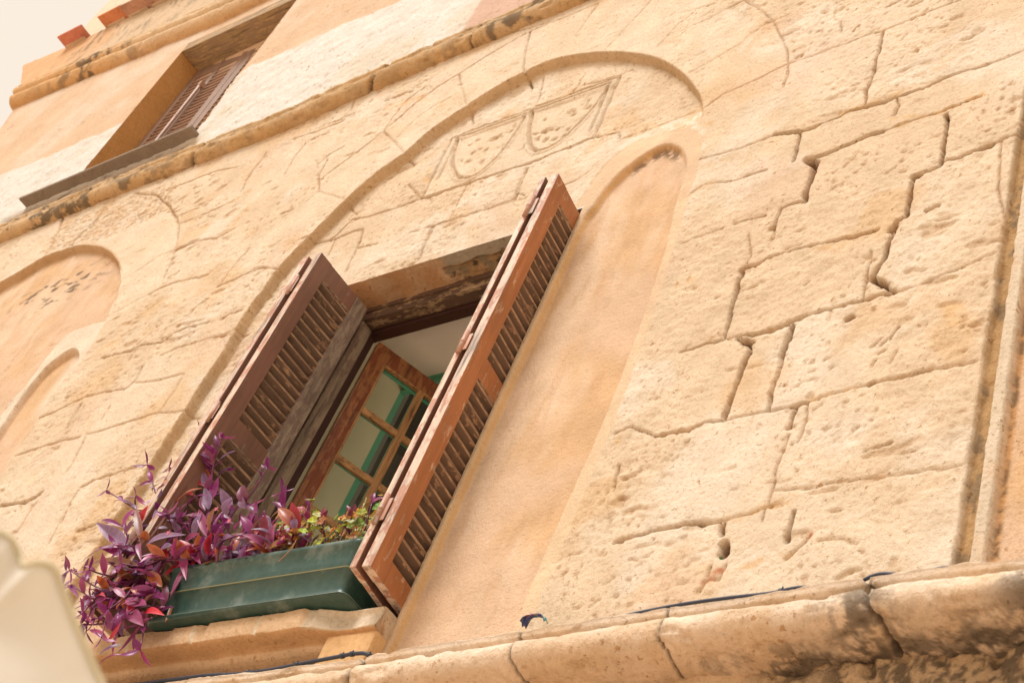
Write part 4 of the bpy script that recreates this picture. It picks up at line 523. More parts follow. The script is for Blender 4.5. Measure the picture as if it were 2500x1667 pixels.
# ------------------------------------------------------------------ upper window
xl,xr,zb,zt_=-6.785,-5.775,5.69,7.105
yb=.150
mb=MB()
oc=(.50,.27,.10)
mb.add([(xl,-.004,zb-.02),(xl,.22,zb-.02),(xl,.22,zt_+.03),(xl,-.004,zt_+.03)],[(0,3,2,1)],oc)
mb.add([(xr,-.004,zb-.02),(xr,.22,zb-.02),(xr,.22,zt_+.03),(xr,-.004,zt_+.03)],[(0,1,2,3)],oc)
mb.add([(xl,-.004,zb),(xr,-.004,zb),(xr,.22,zb),(xl,.22,zb)],[(0,1,2,3)],oc)
uw=P(mb.build('window_recess',M_PLASTER))
M_LINT=wood_mat('old_lintel_timber',(.30,.20,.115),(.40,.27,.13),.30,.85,0,(.05,.035,.02))
mb=MB(); mb.box((xl+.002,-.006,zt_-.004),(xr-.002,.21,zt_+.09),None,bev=.004); o=mb.build('lintel',M_LINT); P(o)
M_UPW=wood_mat('upper_shutter_paint',(.27,.165,.115),(.33,.19,.12),.18,.5,2)
M_UPS=wood_mat('upper_louvre_paint',(.36,.23,.165),(.40,.25,.16),.12,.5,0)
mb=MB(); f=MB()
cxm=(xl+xr)/2
for a,b in ((xl,cxm-.004),(cxm+.004,xr)):
    mb2=MB()
    m4=(b-a)/2
    for u,v in ((a,a+.06),(a+m4-.022,a+m4+.022),(b-.06,b)): mb2.box((u,yb,zb+.01),(v,yb+.035,zt_-.005),None,bev=.003)
    for z0,z1 in ((zb+.01,zb+.13),(zt_-.115,zt_-.005)): mb2.box((a+.055,yb+.002,z0),(b-.055,yb+.033,z1),None)
    sh=P(mb2.build('upper_shutter',M_UPW))
    for u,v in ((a+.062,a+m4-.024),(a+m4+.024,b-.062)):
        z=zb+.15; sl=MB()
        while z<zt_-.125:
            Mx=Matrix.Translation(((u+v)/2,yb+.017,z))@Matrix.Rotation(R(38),4,'X'); sl.box((-(v-u)/2,-.017,-.004),((v-u)/2,.017,.004),None,Mx); z+=.043
        o=sl.build('louvre_slats',M_UPS); o.parent=sh
bar=MB(); bar.tube([(cxm-.25,yb-.018,zb+.05),(cxm-.25,yb-.018,zt_-.30)],.011,8); bar.box((cxm-.262,yb-.03,zt_-.33),(cxm-.238,yb+.002,zt_-.29))
M_BAR=wood_mat('bar_paint',(.40,.24,.17),(.30,.14,.07),.2,.4,2); P(bar.build('shutter_bar',M_BAR))
mb=MB(); mb.box((xl,yb+.06,zb),(xr,yb+.08,zt_)); P(mb.build('window_backing',wood_mat('dark_backing',(.02,.015,.012),(.03,.02,.015),.1)))  # near-black sheet stands in for the shade behind the louvres
M_SLATE=stone_mat('slate',1.3,.5)
mb=MB(); mb.box((-7.155,-.070,5.672),(-5.70,.13,5.692),(.25,.20,.16),bev=.004)
o=mb.build('window_sill',M_SLATE); P(o)
# ------------------------------------------------------------------ lower window: reveal, frame
wl,wr,wb,wt=-3.742,-2.632,2.095,3.812
nx_,ny_=150,36
def sheet(fn,nu,nv,colf,mat,name,flip=False):
    V=[];K=[]
    for i in range(nu+1):
        for k in range(nv+1):
            u,v=i/nu,k/nv; V.append(fn(u,v)); K.append(colf(u,v))
    F=[]
    for i in range(nu):
        for k in range(nv):
            a=i*(nv+1)+k; q=(a,a+1,a+nv+2,a+nv+1); F.append(q[::-1] if flip else q)
    return P(mesh_obj(name,V,F,mat,None,K,True))
# broken soffit: peach plaster left, cement patch in front, rubble behind
nu,nv=190,44
U_,V_=np.meshgrid(np.linspace(0,1,nu+1),np.linspace(0,1,nv+1),indexing='ij')
SX=wl+(wr-wl)*U_; SY=.030+(.165-.030)*V_
fs=fbm(SX,SY,.05,501,4,.6); rub=ss(.42,.46,U_+(fbm(SX,SY,.06,505,3)-.5)*.12)*ss(.34,.40,V_+(fbm(SX,SY,.05,509,2)-.5)*.15)
dz=(fs-.5)*.005+rub*(.010+.018*(fbm(SX,SY,.035,513,3)-.4))
sc=np.ones(U_.shape+(3,))*np.array((.50,.29,.15)); sc=mix(sc,np.array((.54,.36,.22)),ss(.45,.7,fbm(SX,SY,.1,517,3)))
sc=mix(sc,np.array((.40,.35,.28)),ss(.42,.45,U_)*(1-ss(.34,.38,V_))*.9)
rc=np.ones(U_.shape+(3,))*np.array((.40,.26,.14)); rc=mix(rc,np.array((.30,.23,.15)),ss(.45,.6,fbm(SX,SY,.04,521,2))); rc=mix(rc,DIRT,ss(.58,.68,fbm(SX,SY,.025,525,3))*.9)
sc=sc*(1-rub[...,None])+rc*rub[...,None]
SZ=wt-.004+dz+V_*.0
Vv=np.stack([SX,SY,SZ],-1).reshape(-1,3).tolist(); idx=np.arange((nu+1)*(nv+1)).reshape(nu+1,nv+1)
q=np.stack([idx[:-1,:-1],idx[:-1,1:],idx[1:,1:],idx[1:,:-1]],-1).reshape(-1,4)
P(mesh_obj('window_soffit',Vv,[tuple(int(i) for i in f) for f in q],M_PLASTER,None,sc.reshape(-1,3),True))
mb=MB(); mb.box((wl-.03,.03,wb-.02),(wl-.0005,.24,wt+.01),tuple(ORANGE)); mb.box((wr+.0005,.050,wb-.02),(wr+.03,.24,wt+.01),tuple(ORANGE)); mb.box((wl-.03,.05,wt+.03),(wr+.03,.24,wt+.06),tuple(ORANGE))
P(mb.build('window_jamb',M_PLASTER))
M_FRAME=wood_mat('weathered_frame_timber',(.21,.14,.10),(.30,.23,.16),.34,.75,2,(.04,.028,.02))
M_FRAMEH=wood_mat('head_frame_timber',(.11,.06,.035),(.36,.24,.13),.24,.7,0,(.02,.012,.008))
M_RED=wood_mat('dark_red_rebate',(.045,.014,.009),(.09,.035,.02),.1,.5,2)
fr=MB()
fr.box((wl+.001,.158,wb),(wl+.052,.215,wt-.064),None,bev=.003)     # left post
fo=P(fr.build('window_frame',M_FRAME))
fr=MB(); fr.box((wr-.052,.158,wb),(wr-.001,.215,wt-.064),None,bev=.003); o=fr.build('frame_post',M_FRAME); o.parent=fo
hd=MB(); hd.box((wl+.001,.160,wt-.060),(wr-.001,.215,wt+.02),None,bev=.004); hd.box((wl+.001,.150,wt-.022),(wr-.001,.166,wt+.010),None,bev=.003)
o=hd.build('head_rail',M_FRAMEH); o.parent=fo
rb=MB(); rb.box((wl+.001,.2155,wt-.080),(wr-.001,.255,wt+.02)); rb.box((wl+.001,.2155,wb),(wl+.050,.245,wt-.081)); rb.box((wr-.056,.2155,wb),(wr-.001,.255,wt-.081))
o=rb.build('rebate',M_RED); o.parent=fo
# room side of the opening
M_ROOM=attr_mat('room_paint',.85,0,.2,.05,6)
GREEN=(.18,.50,.34)
rm=MB()
BE=(.78,.72,.52); WHI=(.86,.80,.70)
rm.add([(-3.80,.256,1.9),(-3.86,.575,1.9),(-3.86,.575,3.86),(-3.80,.256,3.84)],[(0,3,2,1)],BE)        # left splay
rm.add([(-2.60,.256,1.9),(-2.50,.575,1.9),(-2.50,.575,3.86),(-2.60,.256,3.84)],[(0,1,2,3)],BE)
rm.add([(-3.80,.256,3.84),(-2.60,.256,3.84),(-2.50,.555,3.86),(-3.86,.555,3.86)],[(0,3,2,1)],WHI)      # soffit of the splay
rm.add([(-3.80,.256,2.05),(-2.60,.256,2.05),(-2.5,.6,2.05),(-3.86,.6,2.05)],[(0,1,2,3)],WHI)
P(rm.build('window_embrasure',M_ROOM))
gt=MB(); gt.box((-3.880,.5755,1.9),(-3.862,.604,3.89),GREEN); gt.box((-3.861,.5555,3.8605),(-2.5,.60,3.885),GREEN); gt.box((-3.861,.575,3.835),(-2.5,.600,3.860),GREEN)
P(gt.build('green_casing',M_ROOM))
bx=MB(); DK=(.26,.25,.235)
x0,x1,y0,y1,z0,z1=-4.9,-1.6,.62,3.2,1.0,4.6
bx.add([(x0,y0,z0),(x1,y0,z0),(x1,y1,z0),(x0,y1,z0),(x0,y0,z1),(x1,y0,z1),(x1,y1,z1),(x0,y1,z1)],[(4,7,6,5),(0,3,7,4)],(.15,.14,.125))  # shade of the room put into dark ceiling and left wall colours
bx.add([(x0,y0,z0),(x1,y0,z0),(x1,y1,z0),(x0,y1,z0)],[(0,1,2,3)],(.80,.74,.62))  # pale floor, set to bounce the added light up to the soffit
# far wall and right wall: unseen openings added to let sky light reach the embrasure
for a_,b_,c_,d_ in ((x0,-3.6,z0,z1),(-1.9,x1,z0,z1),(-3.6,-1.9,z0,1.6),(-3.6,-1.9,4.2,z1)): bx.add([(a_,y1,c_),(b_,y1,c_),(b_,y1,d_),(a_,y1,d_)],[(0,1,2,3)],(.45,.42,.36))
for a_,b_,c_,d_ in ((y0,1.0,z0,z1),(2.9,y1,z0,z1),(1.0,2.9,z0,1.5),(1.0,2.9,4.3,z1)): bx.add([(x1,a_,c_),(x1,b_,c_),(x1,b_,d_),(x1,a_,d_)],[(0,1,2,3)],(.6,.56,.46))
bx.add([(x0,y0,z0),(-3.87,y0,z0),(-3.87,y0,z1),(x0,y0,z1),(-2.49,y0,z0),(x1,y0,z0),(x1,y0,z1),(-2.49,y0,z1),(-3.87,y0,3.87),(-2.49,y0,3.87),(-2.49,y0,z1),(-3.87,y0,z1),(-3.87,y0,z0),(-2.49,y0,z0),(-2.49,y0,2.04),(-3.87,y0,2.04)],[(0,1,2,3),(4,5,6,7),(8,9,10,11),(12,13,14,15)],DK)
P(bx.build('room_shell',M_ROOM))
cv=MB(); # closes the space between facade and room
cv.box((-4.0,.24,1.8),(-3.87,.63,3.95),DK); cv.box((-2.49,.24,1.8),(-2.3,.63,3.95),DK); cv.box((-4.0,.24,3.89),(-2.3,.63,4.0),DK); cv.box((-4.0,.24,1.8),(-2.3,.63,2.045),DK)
P(cv.build('wall_core',M_ROOM))
# opened sash, hinged left, swung into the room
M_SASH=wood_mat('varnished_sash',(.20,.058,.022),(.32,.13,.045),.30,.38,2,(.04,.014,.008))
M_SASHB=wood_mat('worn_glazing_bar',(.25,.095,.035),(.44,.23,.09),.42,.6,2,(.06,.025,.012),1.5)
M_SASHH=wood_mat('worn_glazing_bar_cross',(.25,.095,.035),(.46,.25,.10),.42,.6,1,(.06,.025,.012),1.5)
M_TEAL=attr_mat('teal_paint',.5,0,.2,.1,30)
def glass():
    m,nt,b=nodes('old_glass'); b.inputs['Base Color'].default_value=(.86,.92,.86,1); b.inputs['Roughness'].default_value=.02; b.inputs['Transmission Weight'].default_value=1.; b.inputs['IOR'].default_value=1.08
    return m
M_GLASS=glass()
def sash(hx,hy,ang,mirror=False):
    W_,z0,z1=.485,2.13,3.733
    Mx=Matrix.Translation((hx,hy,0))@Matrix.Rotation(R(ang),4,'Z')@(Matrix.Scale(-1,4,(1,0,0)) if mirror else Matrix.Identity(4))
    f=MB(); t=.038
    f.box((0,0,z0),(.057,t,z1),None,Mx,.004); f.box((W_-.055,0,z0),(W_,t,z1),None,Mx,.004)
    f.box((.055,.001,z1-.074),(W_-.053,t-.001,z1-.001),None,Mx,.003); f.box((.055,.001,z0+.001),(W_-.053,t-.001,z0+.10),None,Mx,.003)
    s=P(f.build('window_sash',M_SASH))
    b=MB(); m0=.232
    b.box((m0-.0145,.003,z0+.095),(m0+.0145,.022,z1-.070),None,Mx,.004)
    zz=z1-.074-.2275
    rows=[]
    while zz>z0+.15: rows.append(zz); zz-=.2375
    for r_ in rows:
        hb=MB(); hb.box((.056,.004,r_-.014),(W_-.054,.021,r_+.014),None,Mx,.004)
        oh=hb.build('glazing_bar',M_SASHH); oh.parent=s
    # putty-coloured beads round the openings
    b.box((.0565,.002,z0+.10),(.064,.018,z1-.073),None,Mx); b.box((.0565,.002,z1-.081),(W_-.055,.018,z1-.0735),None,Mx)
    o=b.build('glazing_bars',M_SASHB); o.parent=s; o.matrix_parent_inverse=Matrix.Identity(4)
    o.matrix_parent_inverse=s.matrix_parent_inverse.inverted() if False else Matrix.Identity(4)
    g=MB(); g.box((.056,.023,z0+.09),(W_-.054,.026,z1-.066),None,Mx); o2=g.build('glass',M_GLASS); o2.parent=s
    tl=MB(); TE=(.20,.58,.42)
    for r_ in rows: tl.box((.057,.0265,r_-.010),(W_-.055,.034,r_+.008),TE,Mx)
    tl.box((.057,.0265,z1-.083),(W_-.055,.040,z1-.074),TE,Mx); tl.box((m0-.013,.0265,z0+.1),(m0+.010,.034,z1-.084),TE,Mx)
    o3=tl.build('inner_bars',M_TEAL); o3.parent=s
    return s
sash(-3.676,.256,68)
sash(-2.690,.256,-72,True)
# ------------------------------------------------------------------ shutters
PAINTS=dict(l=((.215,.105,.072),(.32,.20,.14),.13),r=((.36,.135,.048),(.50,.31,.20),.20))
M_SHL=wood_mat('left_shutter_paint',*PAINTS['l'],.5,2)
M_SHLF=wood_mat('left_shutter_inner_stile',(.20,.135,.105),(.30,.23,.17),.30,.7,2)
M_SHR=wood_mat('right_shutter_paint',*PAINTS['r'],.42,2)
M_EDGE=wood_mat('flaking_edge_paint',(.42,.20,.125),(.58,.44,.34),.34,.6,2,(.07,.035,.025))
M_SLAT=wood_mat('bare_louvre_wood',(.15,.088,.055),(.42,.25,.145),.22,.75,1,(.05,.03,.018))
M_SLATE_EDGE=wood_mat('louvre_edge_wood',(.38,.235,.135),(.26,.15,.09),.33,.8,1,(.08,.05,.03))
M_HINGE=wood_mat('painted_iron_hinge',(.42,.22,.15),(.50,.42,.36),.25,.5,2)
def leaf(name,hinge,outer,zb,zt,t,side,mface,slatside,label=None,far=None):
    """leaf from hinge (x,y) to outer (x,y); t thickness toward `side`"""
    h=Vector(hinge); o=Vector(outer); w=(o-h).length; ang=math.atan2(o.y-h.y,o.x-h.x)
    Mx=Matrix.Translation((h.x,h.y,0))@Matrix.Rotation(ang,4,'Z')
    y0,y1=(0,t) if side>0 else (-t,0)
    f=MB(); sw=.064
    f.box((0,y0,zb),(sw,y1,zt),None,Mx,.003); f.box((w-sw,y0,zb),(w,y1,zt),None,Mx,.003)
    zr=(zt-.085, zb+.075, zb+.745, zb+.820)
    e=.0015
    f.box((sw-.002,y0+e,zt-.080),(w-sw+.002,y1-e,zt-.001),None,Mx,.002)
    f.box((sw-.002,y0+e,zb+.001),(w-sw+.002,y1-e,zb+.070),None,Mx,.002)
    f.box((sw-.002,y0+e,zb+.750),(w-sw+.002,y1-e,zb+.830),None,Mx,.002)
    s=P(f.build(name,mface)); 
    if label: s['label']=label
    s.data.materials.append(M_EDGE)
    if far: s.data.materials.append(far)
    for p in s.data.polygons:
        n=p.normal; d=Vector((math.cos(ang),math.sin(ang),0))
        c=Mx.inverted()@p.center
        if abs(n.dot(d))>.75 and c.x>w-.01: p.material_index=1
        elif abs(n.z)>.8: p.material_index=1
        elif far and c.x<sw+.001: p.material_index=2
    for a,b in ((zb+.074,zb+.747),(zb+.835,zt-.085)):
        sl=MB()
        n=int(round((b-a)/.0385)); 
        for k in range(n):
            z=a+(k+.5)*(b-a)/n
            jx=random.uniform(-4,4)
            Mq=Mx@Matrix.Translation((w/2,(y0+y1)/2,z))@Matrix.Rotation(R(random.uniform(-1.2,1.2)),4,'Y')
            hx=w/2-sw+.002; tg_=math.tan(R(slatside*(41+jx))); hz_=random.uniform(.0040,.0052); hy=.0125
            V=[Mq@Vector((a_,b_,b_*tg_+c_)) for c_ in (-hz_,hz_) for b_ in (-hy,hy) for a_ in (-hx,hx)]
            sl.add(V,[(0,2,3,1),(4,5,7,6),(0,1,5,4),(2,6,7,3),(0,4,6,2),(1,3,7,5)])
        oo=sl.build('louvre_slats',M_SLAT); oo.parent=s; oo.data.materials.append(M_SLATE_EDGE)
        nn=Mx.to_3x3()@Vector((0,1,0))
        for k_,p in enumerate(oo.data.polygons):
            if k_%6 in (2,3): p.material_index=1
    return s
ZB=2.130
# left pair (folded together, standing out from the wall)
L1=leaf('shutter_leaf',(-3.630,.112),(-3.636,-.172),ZB,3.742,.033,-1,M_SHL,1,'brown louvred leaf facing the room side of the left pair',M_SHLF)
L2=leaf('shutter_leaf',(-3.690,.110),(-3.694,-.176),ZB,3.738,.032,-1,M_SHL,1)
R1=leaf('shutter_leaf',(-2.640,.110),(-2.609,-.160),ZB,3.766,.030,-1,M_SHR,1,'orange-brown louvred leaf of the right pair')
R2=leaf('shutter_leaf',(-2.692,.100),(-2.655,-.167),ZB-.002,3.762,.020,-1,M_SHL,1)
def set_side(o):
    pass
hz=[(3.60,.10),(2.965,.09),(2.32,.10)]
for zc,hh in hz:
    mb=MB(); mb.tube([(-2.658,-.172,zc-hh/2),(-2.658,-.172,zc+hh/2)],.0085,10); mb.box((-2.674,-.1695,zc-hh/2+.012),(-2.636,-.1665,zc+hh/2-.012),None,bev=.001)
    mb.tube([(-2.658,-.172,zc-.004),(-2.658,-.172,zc+.004)],.0098,10)
    o=mb.build('hinge',M_HINGE,None,True); P(o)
    mb=MB(); mb.tube([(-3.680,-.179,zc-.03-hh/2),(-3.680,-.179,zc-.03+hh/2)],.0065,10); mb.box((-3.692,-.1785,zc-.03-hh/2+.014),(-3.668,-.1765,zc-.03+hh/2-.014),None,bev=.001)
    P(mb.build('hinge',M_HINGE,None,True))
# ------------------------------------------------------------------ stone sill
def sill_mesh():
    xs=np.arange(-3.86,-2.628,.006)
    prof=[(-.05,2.098),(.045,2.100),(.078,2.096),(.084,2.084),(.082,2.046),(.072,2.030),(.030,2.022),(.012,2.004),(-.02,1.998)]
    pts=curve([(a,b,0) for a,b in prof],5); nz=len(pts); V=[];K=[]
    for i,x in enumerate(xs):
        for k,p in enumerate(pts):
            v=k/(nz-1)
            n1=float(fbm(np.array([x]),np.array([v*.2]),.07,601,3)[0]-.5); 
            chip=max(0,float(vn(np.array([x*1.0]),np.array([v*.12]),.05,607)[0])-.72)*.06*(1 if .2<v<.55 else .3)
            d=n1*.005-chip*.7
            if x>-2.86: d-= .045*min(1,(x+2.86)/.10)*max(0,1-abs(v-.40)*2.2)
            px=p.x+d; 
            for xj in (-3.57,-3.30,-3.05): 
                if abs(x-xj-.02*v)<.005: px-=.003
            V.append((x,-px,p.y+n1*.002-(.0 if x<-2.7 else 0)))
            c=np.array((.62,.44,.28)); g=float(fbm(np.array([x]),np.array([v*.2]),.12,611,3)[0]); c=c*(.9+.2*g)
            if x>-2.87 and v<.62: c=np.array((.62,.52,.40))
            if .55<v<.8: c=c*np.array((.85,.72,.58))
            for xj in (-3.57,-3.30,-3.05): 
                if abs(x-xj-.02*v)<.006 and v<.6: c=np.array((.66,.56,.42))
            K.append(tuple(c))
    nx=len(xs); F=[(i*nz+k,i*nz+k+1,(i+1)*nz+k+1,(i+1)*nz+k) for i in range(nx-1) for k in range(nz-1)]
    F+= [tuple(range(nz)),tuple((nx-1)*nz+k for k in range(nz))[::-1]]
    return P(mesh_obj('window_sill',V,F,M_MOULD,None,K,True))
sill_mesh()
mb=MB(); mb.box((-2.80,-.040,1.86),(-2.628,.03,2.03),(.60,.38,.19),bev=.010); P(mb.build('sill_block',M_PLASTER))
mb=MB(); mb.box((wl,.0,2.06),(wr,.26,2.0965),tuple(ORANGE)); P(mb.build('sill_bed',M_PLASTER))
# ------------------------------------------------------------------ planter
pt=tag(empty('flower_trough',(-3.09,-.03,2.10)),'long dark green plastic flower trough on the window sill between the shutters','planter')
PO=Vector((-3.09,-.03,2.10))
def PP(o,par=None):
    o.parent=par or pt
    if par is None: o.matrix_parent_inverse=Matrix.Translation(-PO)
    return o
def planter_mat():
    m,nt,b=nodes('green_plastic'); at=N(nt,'ShaderNodeAttribute'); at.attribute_name='Col'; tc=N(nt,'ShaderNodeTexCoord').outputs['Object']
    n=noise(nt,tc,9,5,.65); n2=noise(nt,tc,40,4,.6)
    c=mixc(nt,ramp(nt,n,[(.54,0.),(.66,.6)]),at.outputs['Color'],(.17,.21,.185)); c=mixc(nt,ramp(nt,n2,[(.4,0.),(.75,.25)]),c,(.12,.16,.13))
    nt.links.new(c,b.inputs['Base Color']); b.inputs['Roughness'].default_value=.38; bump(nt,n2,.15,.002,b); return m
M_PLANT=planter_mat()
def trough():
    G=(.022,.066,.052); Y=(.26,.25,.12); cx_,cy_=-3.107,-.022  # Y: ridge highlights put into the colour as thin yellowish rings
    # (z, half length, half depth, colour)
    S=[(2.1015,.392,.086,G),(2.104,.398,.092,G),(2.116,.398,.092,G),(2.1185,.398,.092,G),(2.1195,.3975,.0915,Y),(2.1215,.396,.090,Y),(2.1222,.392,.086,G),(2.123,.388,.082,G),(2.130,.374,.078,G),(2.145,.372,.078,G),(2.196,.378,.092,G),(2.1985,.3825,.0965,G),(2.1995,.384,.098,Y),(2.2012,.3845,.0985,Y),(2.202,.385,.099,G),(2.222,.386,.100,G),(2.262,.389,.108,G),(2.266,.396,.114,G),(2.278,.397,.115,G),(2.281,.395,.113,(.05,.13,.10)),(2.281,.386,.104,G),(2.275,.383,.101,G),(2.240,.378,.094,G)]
    r=.022; V=[];F=[];K=[]
    n=None
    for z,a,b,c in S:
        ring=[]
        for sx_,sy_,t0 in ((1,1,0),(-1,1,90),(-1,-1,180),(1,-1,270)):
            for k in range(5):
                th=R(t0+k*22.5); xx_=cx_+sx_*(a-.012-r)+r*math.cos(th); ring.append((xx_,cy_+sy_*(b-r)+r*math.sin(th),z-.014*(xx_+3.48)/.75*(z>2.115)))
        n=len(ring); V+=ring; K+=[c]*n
    for i in range(len(S)-1):
        for k in range(n): F.append((i*n+k,i*n+(k+1)%n,(i+1)*n+(k+1)%n,(i+1)*n+k))
    F.append(tuple(range(n))[::-1])
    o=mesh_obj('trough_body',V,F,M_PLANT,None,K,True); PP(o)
    so=MB(); nx,ny=60,12; Vs=[];Fs=[]
    for i in range(nx+1):
        for k in range(ny+1):
            x=cx_-.375+.75*i/nx; y=cy_-.092+.184*k/ny; Vs.append((x,y,2.252+.02*float(fbm(np.array([x]),np.array([y]),.04,701,3)[0])))
    for i in range(nx):
        for k in range(ny): a=i*(ny+1)+k; Fs.append((a,a+ny+1,a+ny+2,a+1))
    so.add(Vs,Fs,(.06,.035,.022)); o=so.build('soil',attr_mat('soil',.95,0,.6,.4,120),None,True); PP(o)
trough()
# ------------------------------------------------------------------ purple heart plant
M_LEAF=attr_mat('purple_leaf',.34,.25,.15,.22,55,.5)
M_STEM=attr_mat('plant_stem',.5,.0,.0,.15,60)
LC=dict(p=[(.25,.03,.15),(.19,.028,.12)],l=[(.27,.15,.27),(.23,.12,.22)],m=[(.34,.05,.15),(.28,.055,.14)],d=[(.19,.018,.045),(.15,.02,.06)],r=[(.50,.025,.04),(.42,.03,.05)],o=[(.45,.12,.045),(.38,.10,.05)],b=[(.27,.11,.05),(.22,.08,.06)])
def leafmesh(mb,B,T,w,k,up=None,droop=.10,fold=.35):
    B=Vector(B);T=Vector(T); d=T-B; L=d.length; d.normalize()
    up=Vector(up) if up is not None else Vector((random.uniform(-.5,.5),-1,random.uniform(.1,1.0)))
    s=d.cross(up); 
    if s.length<.1: s=d.cross(Vector((0,0,1)))
    s.normalize(); n=s.cross(d).normalized()
    c0=random.choice(LC[k]); j=random.uniform(.8,1.25); c0=tuple(c*j for c in c0)
    edge=tuple(min(1,c*a) for c,a in zip(c0,(1.15,1.35,1.35)))
    V=[];K=[];ns=8
    prof=[.16,.62,.92,1.,.93,.74,.42,.05]
    for i in range(ns):
        t=i/(ns-1); c=B+d*(L*t)+n*(math.sin(t*math.pi)*L*droop)
        hw=w*.5*prof[i]
        for u in (-1,-.5,0,.5,1):
            V.append(c+s*(hw*u)+n*(abs(u)*hw*fold)); K.append(edge if abs(u)==1 else (tuple(x*.88 for x in c0) if u==0 else c0))
    F=[]
    for i in range(ns-1):
        for m in range(4): a=i*5+m; F.append((a,a+1,a+6,a+5))
    nn=len(mb.V); mb.V+=[tuple(v) for v in V]; mb.F+=[tuple(i+nn for i in f) for f in F]; mb.K+=K
pp=tag(empty('purple_heart_plant',(-3.35,-.05,2.26)),'sprawling purple trailing plant spilling over the left end of the green trough','plant')
PPO=Vector((-3.35,-.05,2.26))
def PH(o): o.parent=pp; o.matrix_parent_inverse=Matrix.Translation(-PPO); return o
SC=(.20,.055,.11)
for pts in D['STEMS']:
    st=curve(pts,8); mb=MB(); n=len(st); rr=[.0042-.0022*i/n for i in range(n)]
    mb.tube(st,rr,7,SC)
    nl=max(4,int(sum((b-a).length for a,b in zip(st[:-1],st[1:]))/.030))
    for q in range(nl):
        t=.25+.67*(q+.5)/nl+random.uniform(-.03,.03)
        if t>.55 and random.random()<.5: continue
        i=min(n-2,int(t*(n-1))); b=st[i]; tg=(st[i+1]-st[i]).normalized()
        sd=Vector((random.uniform(-1,1),random.uniform(-.8,.4),random.uniform(-.6,.8))).normalized()
        L=random.uniform(.055,.105)*(1.2-.75*t); d=(tg*.75+sd*.8).normalized(); 
        leafmesh(mb,b,b+d*L,L*random.uniform(.28,.40),random.choice('ppmmlldpbmo' if t<.75 else 'ppmp'))
    # fork of small leaves at the tip
    for q in range(3):
        tg=(st[-1]-st[-3]).normalized(); a=2.1*q+random.random(); s1=tg.cross(Vector((.3,1,.2))).normalized(); s2=tg.cross(s1)
        d=(tg*.35+s1*math.cos(a)+s2*math.sin(a)).normalized(); L=random.uniform(.034,.058); leafmesh(mb,st[-1],st[-1]+d*L,L*.38,random.choice('pppm'),None,-.12)
    nn=len(mb.V)
    PH(mb.build('shoot',M_LEAF,None,True))
for (B_,T_),w,k in D['LV']:
    mb=MB(); leafmesh(mb,B_,T_,w*1.25,k,(random.uniform(-.25,.45),-1,random.uniform(-.2,.5)),random.choice((-.05,.06,.09)),random.uniform(.15,.45)); PH(mb.build('leaf',M_LEAF,None,True))
    for _ in range(2):
     mb=MB(); o_=Vector((random.uniform(-.05,.05),random.uniform(.0,.06),random.uniform(-.05,.03))); dd=(Vector(T_)-Vector(B_)); dd=Matrix.Rotation(random.uniform(-1.2,1.2),3,'Y')@dd; leafmesh(mb,Vector(B_)+o_,Vector(B_)+o_+dd*random.uniform(.7,1.),w*.9,random.choice('ppmmdlbrlp'),(random.uniform(-.4,.6),-1,random.uniform(-.3,.8)),random.choice((-.05,.08,.12)),random.uniform(.15,.5)); PH(mb.build('leaf',M_LEAF,None,True))
# inner filling growth over the soil
for q in range(30):
    x=-3.47+.50*random.random(); y=random.uniform(-.13,.05); mb=MB(); b=Vector((x,y,2.262)); tip=b+Vector((random.uniform(-.10,.08),random.uniform(-.09,.02),random.uniform(.01,.11)))
    st=curve([b,(b+tip)/2+Vector((random.uniform(-.02,.02),0,.02)),tip],6); mb.tube(st,.0032,6,SC)
    for r_ in range(6):
        i=random.randint(3,len(st)-1); sd=Vector((random.uniform(-1,1),random.uniform(-1,.3),random.uniform(-.5,.9))).normalized(); L=random.uniform(.055,.10); leafmesh(mb,st[i],st[i]+sd*L,L*.38,random.choice('ppmmlldbro'))
    PH(mb.build('shoot',M_LEAF,None,True))
# small pink blossoms
FP=(.72,.16,.46)
def blossom(par,c,r,n=5,col=FP):
    mb=MB(); c=Vector(c)
    for k in range(n):
        a=2*math.pi*k/n+random.random()*.4; d=Vector((math.cos(a),-.7,math.sin(a))).normalized(); s=d.cross(Vector((0,1,0))).normalized()
        p=c+d*r; mb.add([c,c+d*r*.55+s*r*.4,p,c+d*r*.55-s*r*.4],[(0,1,2,3)],tuple(v*random.uniform(.8,1.2) for v in col))
    mb.tube([c+Vector((0,.004,0)),c+Vector((0,-.006,0))],.0018,5,(.8,.6,.15))
    return mb
M_PETAL=attr_mat('petal',.6,.35,0,.1,80)
# ------------------------------------------------------------------ geranium part
ge=tag(empty('geranium_plant',(-2.92,-.03,2.26)),'straggly yellow-green geranium with a pale pink flower at the right of the trough','plant'); GEO=Vector((-2.92,-.03,2.26))
def GH(o): o.parent=ge; o.matrix_parent_inverse=Matrix.Translation(-GEO); return o
M_GLEAF=attr_mat('geranium_leaf',.6,.3,.1,.2,60)
GC=[(.46,.50,.06),(.62,.56,.09),(.22,.36,.06),(.60,.26,.04),(.58,.36,.06),(.70,.44,.08),(.50,.55,.30),(.65,.65,.40),(.45,.17,.05)]
def round_leaf(mb,c,nrm,r,col):
    nrm=Vector(nrm).normalized(); a=nrm.cross(Vector((.3,.2,1))).normalized(); b=nrm.cross(a); V=[Vector(c)];n=14
    for k in range(n):
        th=2*math.pi*k/n; rr=r*(1+.13*math.cos(5*th)+random.uniform(-.05,.05))*(.55 if k==0 else 1); V.append(Vector(c)+(a*math.cos(th)+b*math.sin(th))*rr+nrm*(r*.18+.10*r*math.cos(th*4)))
    mb.add(V,[(0,k+1,(k+1)%n+1) for k in range(n)],col)
